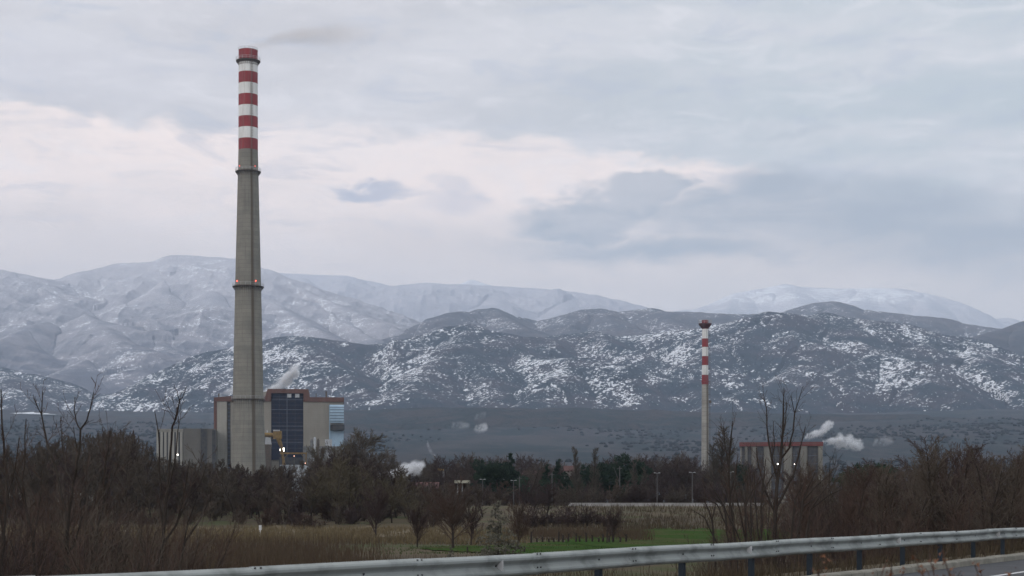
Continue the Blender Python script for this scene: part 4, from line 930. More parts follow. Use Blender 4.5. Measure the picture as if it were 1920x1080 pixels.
for k in range(9):
    q = 985+k*19; Y = rnd.uniform(205, 216); x = X(q, Y); plant(far_bush[0], 'scrub_bush', x, Y, rnd.uniform(.6, .95), 'dark bush at the foot of the purple tree clump', 'bush', 'dark bushes under the purple tree clump', sw=1.5)

# --- orchard trees standing in the field
for q, by, tp, k, sw, lb in ((705, 1012, 898, 1, .82, 'small vase-shaped bare tree in the dry field left of centre'), (850, 1030, 886, 0, 1.0, 'largest reddish vase-shaped bare tree in front of the dry field'), (883, 1022, 935, 1, .9, 'thin bare tree between the reddish tree and the frosted spruce'), (972, 1034, 930, 2, .75, 'slender bare fruit tree just right of the frosted spruce'), (1148, 1016, 945, 1, .95, 'small crooked bare tree on the left edge of the green field'), (782, 1026, 940, 1, .9, 'faint bare sapling between the two vase-shaped trees')):
    Y = 3.3*F/(by-HY); x = X(q, Y); plant(vase[k], 'orchard_tree', x, Y, (by-tp)/F*Y/4.8, lb, 'tree', sw=sw)
Y = 84; x = X(934, Y); plant(frost, 'spruce_tree', x, Y, top_scale(936, x, Y, 3.2), 'small pale frosted spruce standing behind the guard rail', 'tree', sw=.95)
Y = 70; x = X(845, Y); plant(frost, 'spruce_tree', x, Y, top_scale(1022, x, Y, 3.2), 'tiny pale spruce tip under the reddish vase-shaped tree', 'tree', sw=.8)

# --- posts and young vines in a row
for k in range(19):
    q = 985+k*10.4+rnd.uniform(-3, 3); Y = 3.3*F/(1016-HY)+rnd.uniform(-1, 1); x = X(q, Y); mb = MB(); h = rnd.uniform(.35, .95)
    r = empty('vine_stump', (x, Y, gz(x, Y)), 'short dark vine stump in the row along the green field', 'vine', 'row of vine stumps')
    mb.tube((0, 0, -.1), (rnd.uniform(-.06, .06), 0, h), .10, .07, 6); mb.tube((0, 0, h*.7), (rnd.uniform(-.3, .3), .05, h*1.25), .03, .02, 4); mb.tube((0, 0, h*.8), (rnd.uniform(-.3, .3), -.05, h*1.15), .03, .02, 4); mb.build('stem', B_dark, r)
for q, tp, by, lb in ((1138, 992, 1018, 'dark wooden stake left of the crooked bare tree'), (983, 1028, 1040, 'short stake right of the frosted spruce'), (876, 1028, 1040, 'short stake below the reddish vase-shaped tree')):
    Y = 3.3*F/(by-HY); x = X(q, Y); mb = MB(); mb.tube((0, 0, -.2), (.02, 0, (by-tp)/F*Y), .06, .05, 6); o = mb.build('stake', B_dark, None, (x, Y, gz(x, Y))); tag(o, lb, 'stake')
Y = 150; x = X(488, Y); o = MB(); o.tube((0, 0, -.1), (0, 0, .9), .05, .05, 6); o.box(-.12, .12, -.05, .05, .55, 1.0); tag(o.build('marker_post', M_mark, None, (x, Y, gz(x, Y)+.2)), 'small white marker post in the dry grass', 'post')

# --- individually shaped young trees behind the rail: skeletons in 3D with their own twigs
def skeleton(name, label, Y, lines, seed, thick=1.0, twigs=5.0, m=(B_dark, B_red), cat='tree', tw=.50):
    R = np.random.default_rng(seed); bx_, by_ = lines[0][0][0], None; x0 = X(bx_, Y); g = gz(x0, Y); out = [[], []]
    root = empty(name, (x0, Y, g), label, cat)
    memo = {}
    for li, ln in enumerate(lines):
        yo = None; pts = []; drift = R.uniform(-.16, .16)
        for i, (px, py, w_) in enumerate(ln):
            key = (px, py)
            if key in memo: P_, = (memo[key],)
            else:
                prev = pts[-1][0][1] if pts else 0.0; yy = prev+(drift*1.0 if i else 0)+R.normal(0, .05); P_ = np.array([X(px, Y+yy)-x0, yy, Z(py, Y+yy)-g]); memo[key] = P_
            pts.append((P_, w_/F*Y*.5*thick))
        if li == 0: pts[0] = (np.array([0, 0, -.3]), pts[0][1]); 
        # smooth the line
        fine = []
        for a, b in zip(pts[:-1], pts[1:]):
            nseg = max(2, int(np.linalg.norm(b[0]-a[0])/.25))
            for q in range(nseg): t_ = q/nseg; fine.append((a[0]+(b[0]-a[0])*t_+(R.normal(0, .010, 3) if q else 0), a[1]+(b[1]-a[1])*t_))
        fine.append(pts[-1])
        for a, b in zip(fine[:-1], fine[1:]): out[0].append((a[0], b[0], a[1], b[1]))
        L = sum(np.linalg.norm(b[0]-a[0]) for a, b in zip(fine[:-1], fine[1:])); c = cfg(seg=(5, 3), n=(3,), lev=1, start=(.2,), ang=(35,), len=(.4,), short=(.4,), up=(.08, .06), rmin=.004, wob=.10, wood=0, tip=.2)
        nt = int(L*twigs)
        for k in range(nt):
            i = int(len(fine)*R.uniform(.25 if li == 0 else .05, .99)); i = min(i, len(fine)-2); d = unit(fine[i+1][0]-fine[i][0]); o = np.cross(d, R.normal(0, 1, 3)); o /= np.linalg.norm(o); a = math.radians(R.uniform(22, 55))
            grow(fine[i][0], d*math.cos(a)+o*math.sin(a), tw*R.uniform(.4, 1.5), max(fine[i][1]*.35, .006), 0, c, [out[1], out[1]], R)
    obj('trunk', seg_mesh(name, out[0], m[0], 6), root); obj('crown', seg_mesh(name, out[1], m[1], 3), root)
S = skeleton
S('young_tree', 'forked bare tree with two tall dark limbs at the left edge', 30, [
  [(122, 1085, 8.5), (125, 1040, 8), (127, 985, 7.5)], [(127, 985, 7), (118, 940, 6), (108, 895, 5.2), (97, 855, 4.4), (88, 830, 4), (82, 800, 3.2), (78, 778, 2.6), (80, 735, 1.6)],
  [(78, 778, 2.2), (70, 762, 1.8), (62, 740, 1.1)], [(127, 985, 7), (132, 940, 6), (137, 905, 5.2), (143, 880, 4.6), (148, 850, 4), (151, 805, 3.6), (163, 788, 2.8), (170, 765, 2.4), (176, 735, 1.4)],
  [(151, 805, 3), (143, 790, 2.4), (139, 770, 2), (140, 745, 1.3)], [(137, 905, 4), (124, 885, 3.2), (119, 850, 2.8), (116, 815, 2), (114, 780, 1)], [(125, 1040, 5), (140, 1020, 4), (150, 985, 3.2), (160, 960, 2)], [(148, 850, 2.5), (142, 830, 2), (138, 800, 1.2)]], 11)
S('young_tree', 'tall thin bare tree ending in a curved fork left of the finned hall', 33, [
  [(300, 1075, 6), (306, 1000, 5.5), (312, 930, 5), (318, 870, 4.2), (323, 800, 3.6), (330, 780, 3), (335, 760, 2.6), (337, 750, 2.2)], [(337, 750, 2), (333, 735, 1.3), (327, 722, .8)], [(337, 750, 2), (345, 738, 1.4), (350, 724, .8)],
  [(312, 930, 3.5), (322, 890, 3), (330, 850, 2.6), (333, 810, 2), (334, 780, 1.2)], [(306, 1000, 4), (299, 940, 3.4), (299, 860, 3), (297, 810, 2.4), (290, 770, 1.2)]], 12, twigs=2.2)
S('young_tree', 'leaning bare stem sweeping right below the tall chimney', 33, [
  [(270, 1080, 6), (300, 1030, 5), (330, 985, 4.5), (352, 935, 4), (368, 890, 3), (382, 850, 2)], [(330, 985, 3.5), (342, 940, 3), (350, 900, 2.2), (356, 860, 1.2)], [(352, 935, 2.6), (374, 910, 2), (388, 868, 1.1)]], 13, twigs=3)
S('young_tree', 'second bare stem sweeping right, shorter and lower than its neighbour', 36, [[(310, 1070, 5), (345, 1020, 4.5), (375, 975, 3.6), (398, 920, 2.4), (408, 880, 1.2)], [(345, 1020, 3), (352, 980, 2.6), (370, 930, 1.4)]], 14, twigs=3)
S('young_tree', 'slim bare stem between the forked tree and the finned hall', 34, [[(160, 1080, 6), (180, 1010, 5), (192, 950, 4), (196, 890, 3.4), (203, 840, 2.6), (207, 800, 1.2)], [(180, 1010, 4), (165, 960, 3), (160, 910, 2.2), (163, 870, 1)], [(192, 950, 3), (205, 915, 2.5), (222, 870, 1.2)]], 15)
S('young_tree', 'bare tree rising at the far left picture edge', 28, [[(-6, 1080, 9), (6, 1000, 7), (14, 930, 5.5), (8, 860, 4.5), (4, 800, 3.6), (2, 730, 2)], [(14, 930, 4), (28, 880, 3), (36, 820, 1.4)], [(6, 1000, 5), (-6, 930, 4), (-14, 860, 3)]], 16)
S('young_tree', 'thin bare stem with small twigs right of the left-edge tree', 31, [[(75, 1080, 7), (62, 1010, 6), (48, 950, 5), (42, 900, 4), (47, 850, 3), (49, 785, 1.4)], [(62, 1010, 4), (72, 960, 3), (78, 900, 2.4), (84, 860, 1.2)], [(48, 950, 3.4), (32, 900, 2.4), (22, 860, 1.2)]], 17)
S('young_tree', 'tallest bare tree before the red-topped hall', 55, [
  [(1452, 1020, 9), (1453, 960, 8), (1458, 900, 6.5), (1464, 860, 5.6), (1467, 820, 4.8), (1469, 780, 3.6), (1470, 728, 1.6)], [(1458, 900, 5), (1447, 860, 4), (1441, 828, 3.4), (1438, 800, 2.8), (1437, 765, 2), (1432, 745, 1)], [(1464, 860, 4.5), (1480, 840, 3.8), (1487, 810, 3), (1490, 775, 2.6), (1497, 752, 1.8), (1505, 725, 1)],
  [(1490, 775, 2), (1485, 752, 1.4), (1484, 742, 1)], [(1467, 820, 3), (1473, 790, 2.2), (1475, 755, 1.2)], [(1453, 960, 6), (1470, 925, 4.8), (1488, 890, 4), (1498, 850, 3), (1510, 800, 1.4)], [(1453, 960, 5), (1435, 920, 4), (1424, 880, 3), (1418, 840, 1.6)], [(1447, 860, 3), (1452, 835, 2.2), (1450, 790, 1.1)]], 21, tw=.6)
S('young_tree', 'thin bare tree standing between the slim chimney and the red-topped hall', 60, [[(1372, 1015, 6), (1368, 930, 5), (1367, 880, 4.4), (1370, 830, 3.6), (1373, 790, 1.6)], [(1367, 880, 3), (1360, 840, 2.2), (1357, 800, 1)], [(1368, 930, 3.6), (1380, 890, 2.6), (1384, 850, 1.2)]], 22, tw=.7)
for j, (b, t1, mid) in enumerate((((1350, 1018), (1318, 930), (1335, 975)), ((1382, 1018), (1330, 905), (1358, 950)), ((1392, 1016), (1352, 900), (1372, 955)), ((1400, 1014), (1398, 885), (1398, 950)), ((1412, 1014), (1404, 870), (1408, 940)), ((1424, 1012), (1436, 860), (1428, 930)), ((1482, 1010), (1530, 880), (1505, 940)), ((1490, 1010), (1556, 905), (1520, 955)))):
    S('leaning_shrub', ['reddish stem leaning furthest left behind the rail', 'long reddish stem leaning left, second in the fan', 'reddish stem, third of the left-leaning fan', 'upright red stem at the centre of the fan', 'upright red stem just left of the tallest bare tree', 'red stem leaning slightly right at the tallest bare tree', 'red branching stem leaning right of the tallest bare tree', 'low red stem leaning furthest right of the tallest bare tree'][j], 48+rnd.uniform(-4, 4),
      [[(b[0], b[1]+10, 5), (mid[0], mid[1], 4), (t1[0], t1[1], 1.2)], [(mid[0], mid[1], 3), ((mid[0]+t1[0])/2+14, (mid[1]+t1[1])/2, 2.4), (t1[0]+24, t1[1]+12, 1)], [(b[0], b[1]+10, 3.5), (mid[0]-14, mid[1]-5, 2.8), (t1[0]-22, t1[1]+25, 1)]], 60+j, twigs=4.2, cat='shrub', m=(B_dark, B_red), tw=.5)

# --- roadside thickets, left and right
G3 = 'reddish multi-stemmed shrubs behind the rail at the left'
for k in range(32):
    q = -260+k*20+rnd.uniform(-8, 8); Y = rnd.uniform(27, 60); x = X(q, Y)
    tp = prof_top(q, [(-260, 850), (0, 860), (60, 880), (150, 870), (250, 890), (330, 900), (380, 955), (400, 1000)])+abs(rnd.gauss(0, 32))
    plant(shrub[rnd.randrange(4)], 'roadside_shrub', x, Y, max(.5, top_scale(tp, x, Y, 3.8)), 'reddish multi-stemmed bare shrub in the tangle behind the rail at the left', 'shrub', G3)
G4 = 'bare trees of the roadside belt at the right'
TR = [(1500, 868), (1530, 862), (1560, 870), (1600, 862), (1640, 858), (1680, 862), (1720, 850), (1745, 838), (1765, 815), (1785, 806), (1805, 830), (1830, 848), (1860, 838), (1890, 846), (1920, 828), (1990, 830)]
px = 1500
while px < 2120:
    for row in range(3):
        q = px+rnd.uniform(-9, 9); Y = (66, 92, 125)[row]+rnd.uniform(-8, 8); x = X(q, Y)
        tp = prof_top(q, TR)-6+abs(rnd.gauss(0, 12))+(0, 4, 10)[row]
        plant(midtree[rnd.choice([0, 1, 2, 3, 1])], 'roadside_tree', x, Y, top_scale(tp, x, Y, 6.5), 'bare brown tree in the dense roadside belt at the right', 'tree', G4, sw=rnd.uniform(.75, 1.15))
    px += 17
for q, tp in ((1385, 888), (1398, 872), (1412, 880), (1428, 868), (1442, 884), (1478, 876), (1492, 868), (1508, 880), (1524, 864), (1538, 874), (1550, 852)):
    Y = rnd.uniform(60, 110); x = X(q, Y)
    plant(sapling[rnd.randrange(3)], 'roadside_tree', x, Y, top_scale(tp-18, x, Y, 6), 'bare brown tree in the dense roadside belt at the right', 'tree', G4, sw=.9)
G5 = 'thin shrubs between the red-topped hall and the rail'
for k in range(22):
    q = 1330+k*29+rnd.uniform(-9, 9); Y = rnd.uniform(50, 66); x = X(q, Y)
    if q > 1960: continue
    tp = prof_top(q, [(1330, 960), (1400, 930), (1500, 900), (1600, 895), (1990, 890)])+abs(rnd.gauss(0, 30))
    plant(shrub[rnd.choice([0, 2, 1, 3])], 'roadside_shrub', x, Y, top_scale(tp, x, Y, 3.8), 'thin bare shrub among the tree bases right behind the rail', 'shrub', G5)
Y = 130; x = X(1655, Y)
for q, tp, sw, lb in ((1655, 850, 1.0, 'dark green rounded pine right of the steam'), (1610, 866, .8, 'lower dark pine left of the rounded one under the steam')):
    x = X(q, 160); plant(pine[1 if q > 1650 else 0], 'pine_tree', x, 160, top_scale(tp, x, 160, 16), lb, 'tree', sw=sw*1.5)
for q, Y, tp, lb in ((1690, 60, 905, 'thick dark trunked bare tree in the roadside belt'), (1782, 62, 812, 'tallest bare tree of the roadside belt at the right'), (1735, 64, 890, 'dark trunked bare tree left of the tallest belt tree'), (1880, 60, 850, 'dark double bare tree near the right picture edge')):
    x = X(q, Y); plant(midtree[rnd.randrange(4)], 'roadside_tree', x, Y, top_scale(tp, x, Y, 6.5), lb, 'tree', sw=1.15)

# --- grass and weeds: nobody could count them
def blades(name, n, sampler, h, w_, lean, m, seed, label, cat):
    R = np.random.default_rng(seed); P_ = sampler(R, n); k = len(P_); hh = h*R.uniform(.4, 1.25, (k, 1)); a = R.uniform(0, 6.28, k)
    e = np.stack([np.cos(a), np.sin(a), 0*a], -1); ln = np.stack([R.normal(0, lean, k), R.normal(0, lean, k), np.ones(k)], -1)
    z = ground_z(P_[:, 0], P_[:, 1]); B_ = np.stack([P_[:, 0], P_[:, 1], z-.03], -1); T_ = B_+ln*hh; M_ = B_+ln*hh*.5*np.array([.8, .8, 1])
    V = np.stack([B_-e*w_, B_+e*w_, M_+e*w_*.7, M_-e*w_*.7, T_], 1).reshape(-1, 3); b = np.arange(k)[:, None]*5
    Fs = np.concatenate([np.concatenate([b, b+1, b+2], 1), np.concatenate([b, b+2, b+3], 1), np.concatenate([b+3, b+2, b+4], 1)])
    return tag(obj(name, np_mesh(name, V, Fs, m)), label, cat, kind='stuff')
def strip_s(s0, s1, d0, d1):
    def f(R, n):
        s = R.uniform(s0, s1, n); d = R.uniform(d0, d1, n); c = fbm(s/1.1, d/1.1, 3, 4); q = RP+RD*s[:, None]+RN*d[:, None]; return q[c > .42]
    return f
def px_s(p0, p1, y0, y1, thr=.45, sc_=4.0, sd_=2):
    def f(R, n):
        v = R.uniform(0, 1, n); Yv = 1/((1/y0)*(1-v)+(1/y1)*v); x = X(R.uniform(p0, p1, n), Yv); c = fbm(x/sc_, Yv/sc_, 3, sd_); u_ = (960+F*x/Yv-p0)/(p1-p0); w_ = (1/Yv-1/y1)/(1/y0-1/y1); e_ = np.minimum(np.minimum(u_, 1-u_)*5, np.minimum(w_, 1-w_)*6+.15)+.9*(c-.5)+.25*(fbm(x/1.5, Yv/1.5, 2, 6)-.5); return np.stack([x, Yv], -1)[(c > thr) & (R.uniform(0, 1, n) < e_)]
    return f
M_dry = bark('dry_grass', (0.152, 0.120, 0.068), (0.092, 0.072, 0.044), 3); M_weed = bark('dead_weed', (0.062, 0.043, 0.031), (0.082, 0.062, 0.040), 2); M_gg = bark('green_grass', (0.035, 0.068, 0.020), (0.06, 0.07, 0.03), 2)
M_dry2 = bark('brown_grass', (0.074, 0.058, 0.037), (0.051, 0.041, 0.028), 2)
blades('grass', 26000, strip_s(-24, 60, 0.0, 7.5), .34, .010, .35, M_dry2, 1, 'brown matted grass on the verge behind the guard rail', 'grass')
blades('weeds', 4200, strip_s(-14, 60, 0.4, 9), .8, .007, .12, M_weed, 2, 'dark upright dead weeds on the bank behind the rail', 'weeds')
blades('grass', 1500, strip_s(-14, 60, -.42, -.12), .12, .008, .5, M_dry2, 3, 'small tufts of grass growing over the kerb', 'grass')
blades('grass', 34000, px_s(-60, 1000, 125, 205), .75, .035, .2, M_dry, 4, 'tall straw coloured grass in the field at the left', 'grass')
blades('weeds', 22000, px_s(-60, 740, 60, 135, .40), .95, .020, .12, M_weed, 5, 'reddish brown dead weeds in front of the straw grass', 'weeds')
blades('grass', 14000, px_s(-60, 1200, 45, 92, .44), .5, .018, .3, M_dry2, 6, 'brown grass on the near field behind the rail', 'grass')
blades('grass', 16000, px_s(960, 1700, 190, 330, .42), .8, .05, .2, M_dry2, 7, 'brown rough grass beyond the green field', 'grass')
blades('weeds', 9000, px_s(940, 1230, 137, 190, .42, 3), .8, .025, .12, M_weed, 8, 'russet weeds behind the vine stumps', 'weeds')
blades('grass', 22000, px_s(690, 1600, 95, 180, .5, 5), .18, .03, .4, M_gg, 9, 'short green blades at the edges of the green field', 'grass')
blades('grass', 9000, px_s(1250, 1990, 45, 190, .42, 3), .6, .02, .3, M_dry2, 10, 'dry grass under the roadside belt at the right', 'grass')

# --- dried weeds on the median close to the camera
def near_weed(px, Y, tp, seed, label):
    R = np.random.default_rng(seed); x = X(px, Y); g = -1.55; H_ = Z(tp, Y)-g; root = empty('dried_weed', (x, Y, g), label, 'weed'); out = []; lv = []
    for k in range(5):
        a = R.uniform(0, 6.28); t_ = R.uniform(.02, .22); d = np.array([math.cos(a)*t_, math.sin(a)*t_, 1.0]); o_ = [[], []]
        grow((0, 0, 0), d, H_*R.uniform(.75, 1.0), .007, 0, cfg(seg=(9, 4), n=(9,), lev=1, start=(.45,), ang=(40,), len=(.16,), short=(.4,), up=(.02, .05), rmin=.0028, wob=.05, wood=0), o_, R); out += o_[0]+o_[1]
    ends = [s[1] for s in out if s[1][2] > H_*.5]
    for e in ends:
        for q in range(2): lv.append(e+R.normal(0, .012, 3))
    lv = np.array(lv); k = len(lv); d = unit(R.normal(0, 1, (k, 3))); e = unit(np.cross(d, R.normal(0, 1, (k, 3)))); s = .018*R.uniform(.5, 1.4, (k, 1))
    V = np.stack([lv-e*s*.5, lv+d*s*.5, lv+e*s*.5, lv+d*s*1.4], 1).reshape(-1, 3)
    obj('stem', seg_mesh('weed_stem', out, B_red, 4), root); obj('leaves', np_mesh('weed_leaves', V, np.arange(4*k).reshape(-1, 4)[:, [0, 1, 3, 2]], mat('weed_leaf', (0.20, 0.085, 0.04), (0.12, 0.055, 0.035), 8, 0.8)), root)
for q, Y, tp, lb in ((1790, 7.6, 1040, 'blurred reddish dried weed close to camera, tallest of the near ones'), (1838, 7.9, 1036, 'blurred dried weed at the right of the near group'), (1604, 7.2, 1052, 'single blurred dried weed, furthest left of the near ones'), (1742, 7.4, 1062, 'short blurred dried weed left of the tallest near one'), (1672, 7.5, 1068, 'very short dried weed tip before the kerb')):
    near_weed(q, Y, tp, int(q), lb)

# ================================================================== SMALL THINGS IN THE MIDDLE DISTANCE
# low pale wall built in place of a far road strip
Yw = 300.0; root = empty('road_strip_wall', (X(1240, Yw), Yw, -.9), 'long low pale wall standing in for a road below the middle treeline', 'wall')
M_wall = mat('pale_road_strip', (0.34, 0.335, 0.33), (0.25, 0.245, 0.24), 0.4, 0.9, 6)
mb = MB(); mb.box(X(1066, Yw)-X(1240, Yw), X(1432, Yw)-X(1240, Yw), -.15, .15, -.6, .84); mb.build('wall', M_wall, root)
mb = MB(); mb.box(X(1066, Yw)-X(1240, Yw)-.05, X(1432, Yw)-X(1240, Yw)+.05, -.2, .2, .843, .92); mb.build('coping', M_wall, root)
M_pole = mat('lamp_pole_grey', (0.10, 0.10, 0.10), (0.08, 0.08, 0.08), 1, 0.6)
for q, tp, Y, lb in ((1232, 887, 310, 'double-headed street lamp, left one in front of the dark treeline'), (1298, 886, 310, 'double-headed street lamp, right one in front of the dark treeline'), (1370, 885, 312, 'double-headed street lamp behind the red stems'), (905, 899, 330, 'double-headed street lamp right of the white canopy'), (963, 901, 330, 'double-headed street lamp below the tall spruce')):
    x = X(q, Y); g = gz(x, Y); h = Z(tp, Y)-g; r = empty('street_lamp', (x, Y, g), lb, 'street lamp', 'double street lamps along the far road')
    mb = MB(); mb.tube((0, 0, 0), (0, 0, h), .09, .06, 8); mb.build('pole', M_pole, r)
    for s in (-1, 1):
        mb = MB(); mb.tube((0, 0, h-.05), (s*.35, 0, h+.05), .035, .035, 5); mb.box(min(s*.3, s*.62), max(s*.3, s*.62), -.10, .10, h-.01, h+.10); mb.build('lamp_head', M_pale, r)
for q, tp, Y, lb in ((1162, 874, 318, 'bare grey utility pole with a slanted brace before the treeline'), (1035, 886, 320, 'grey utility pole beside the blue-green pine'), (974, 893, 322, 'grey utility pole right of the tall spruce')):
    x = X(q, Y); g = gz(x, Y); h = Z(tp, Y)-g; r = empty('utility_pole', (x, Y, g), lb, 'pole')
    mb = MB(); mb.tube((0, 0, 0), (0, 0, h), .11, .08, 8); mb.build('pole', M_pole, r); mb = MB(); mb.box(-.5, .5, -.05, .05, h-.5, h-.4); mb.build('cross_arm', M_pole, r)
    if q == 1162: mb = MB(); mb.tube((-.1, 0, h*.6), (-1.2, 0, h-.2), .05, .04, 5); mb.build('brace', M_pole, r)
def house(px0, px1, roof_t, roof_b, wall_b, Y, name, label, wallm, roofm, depth=9, win=3):
    c = (px0+px1)/2; x = X(c, Y); g = min(gz(x, Y), Z(wall_b, Y)); g = gz(x, Y)-.3; k = Y/F; w_ = (px1-px0)*k/2; zt = Z(roof_t, Y)-g; zb = Z(roof_b, Y)-g
    r = empty(name, (x, Y, g), label, 'building'); mb = MB(); mb.box(-w_*.95, w_*.95, 0, depth, 0, zb); mb.build('wall', wallm, r)
    mb = MB(); n = 0; V = [(-w_, -.5, zb), (w_, -.5, zb), (w_, depth+.5, zb), (-w_, depth+.5, zb), (-w_, depth/2, zt), (w_, depth/2, zt), ]
    V2 = [(a, b_, z_+.22) for a, b_, z_ in V]
    mb.add(V+V2, [(6, 7, 11, 10), (10, 11, 8, 9), (0, 4, 5, 1), (4, 3, 2, 5), (0, 1, 7, 6), (2, 3, 9, 8), (0, 6, 10, 4), (4, 10, 9, 3), (1, 5, 11, 7), (5, 2, 8, 11)]); mb.build('roof', roofm, r)
    for i in range(win):
        cx = -w_*.95+(i+.5)*w_*1.9/win; mb = MB(); mb.box(cx-min(.6, w_*.2), cx+min(.6, w_*.2), -.04, .1, zb*.35, zb*.75); mb.build('window', M_slot, r)
    return r
M_tile = mat('red_tiles', (0.085, 0.038, 0.033), (0.065, 0.033, 0.03), 0.8, 0.9); M_hw = mat('house_white', (0.34, 0.335, 0.31), (0.26, 0.255, 0.235), 0.5, 0.9); M_pinkw = mat('pinkish_wall', (0.20, 0.13, 0.12), (0.16, 0.11, 0.10), .5, .9)
house(712, 822, 905, 919, 927, 400, 'shed', 'long low shed with dull red roof and whitish wall below the steam', M_hw, M_tile, 10, 5)
house(1057, 1083, 874, 884, 905, 520, 'house', 'house with a red tiled roof half hidden by the poplars', M_hw, M_tile, 8, 2)
house(976, 1018, 884, 892, 912, 500, 'house', 'pinkish walled house behind trees right of the tall spruce', M_pinkw, M_tile, 8, 3)
house(-70, 165, 872, 881, 897, 420, 'shed', 'long low building with a dark red roof line at the far left', M_hw, M_tile, 12, 9)
Y = 410; x = X(867, Y); g = gz(x, Y); k = Y/F; r = empty('filling_canopy', (x, Y, g), 'flat whitish canopy on a thin post in the middle distance', 'canopy')
mb = MB(); mb.box(-14*k, 14*k, -3, 3, Z(906, Y)-g, Z(901, Y)-g); mb.build('roof', mat('cream_canopy', (0.42, 0.41, 0.33), (0.34, 0.33, 0.27), .6, .8), r)
for s in (-9, 0, 9): mb = MB(); mb.box(s*k-.15, s*k+.15, -.15, .15, 0, Z(906, Y)-g-.003); mb.build('post', M_pale, r)
Y = 440; x = X(905, Y); g = gz(x, Y); k = Y/F; r = empty('pipe_portal', (x, Y, g), 'thin grey pipe portal frame left of the tall spruce', 'pipe frame')
mb = MB(); zt = Z(887, Y)-g; mb.tube((-13*k, 0, zt), (13*k, 0, zt), .28, .28, 6); mb.build('beam', M_pale, r)
for s in (-13, 11.5): mb = MB(); mb.tube((s*k, 0, 0), (s*k, 0, zt-.2), .22, .22, 6); mb.build('leg', M_pole, r)
Y = 415; x = X(938, Y); g = gz(x, Y); k = Y/F; r = empty('pale_tanker', (x, Y, g), 'row of small pale tank shapes below the pipe frame', 'tank')
mb = MB(); zc = Z(899, Y)-g; mb.tube((-9*k, 0, zc), (12*k, 0, zc), .55, .55, 12); mb.build('tank', M_pale, r)
mb = MB(); mb.box(-14*k, -9.3*k, -.7, .7, zc-1.2, zc+.3); mb.build('cab', M_pale, r); mb = MB(); mb.box(-14*k, 12*k, -.5, .5, 0, zc-1.25); mb.build('base', M_grey, r)
Y = 440; x = X(830, Y); g = gz(x, Y); k = Y/F; r = empty('excavator_arm', (x, Y, g), 'small ochre machine arm at the right end of the white steam', 'machine')
mb = MB(); mb.tube((-9*k, 0, Z(880, Y)-g), (2*k, 0, Z(882, Y)-g), .28, .35, 6); mb.build('arm', M_yel, r); mb = MB(); mb.box(0, 3*k, -.4, .4, 0, Z(882.5, Y)-g); mb.build('base', M_grey, r)
# white church-like gable at the left edge
Y = 430; x = X(4, Y); g = gz(x, Y); k = Y/F; r = empty('gable_hut', (x, Y, g), 'small white pointed gable above the dark red roof at the left edge', 'building')
mb = MB(); mb.prism([(-7*k, 0), (7*k, 0), (5*k, Z(874, Y)-g), (1*k, Z(860, Y)-g), (-3*k, Z(872, Y)-g)], 0, 5); mb.build('wall', M_hw, r)
# snow strip on the far plain, left
Yq = 5200.0
def snow_sheet(p0, p1, py, th_, Y):
    n = 40; V = []
    for i in range(n+1):
        px = p0+(p1-p0)*i/n; pyy = py[0]+(py[1]-py[0])*i/n; yy = Y
        x = X(px, yy); w_ = 240*(0.35+.65*math.sin(math.pi*i/n))*(.7+.6*rnd.random())
        V += [(x, yy-w_*.5, gz(x, yy-w_*.5)+3), (x, yy+w_*.5, gz(x, yy+w_*.5)+3)]
    return tag(obj('snow_field', np_mesh('snow_field', V, np.array([[2*i, 2*i+2, 2*i+3, 2*i+1] for i in range(n)]), mat('old_snow', (0.7, 0.72, 0.75), (0.5, 0.52, 0.55), .02, .9))), kind='structure')
snow_sheet(28, 145, (766, 762), 3, 5150)

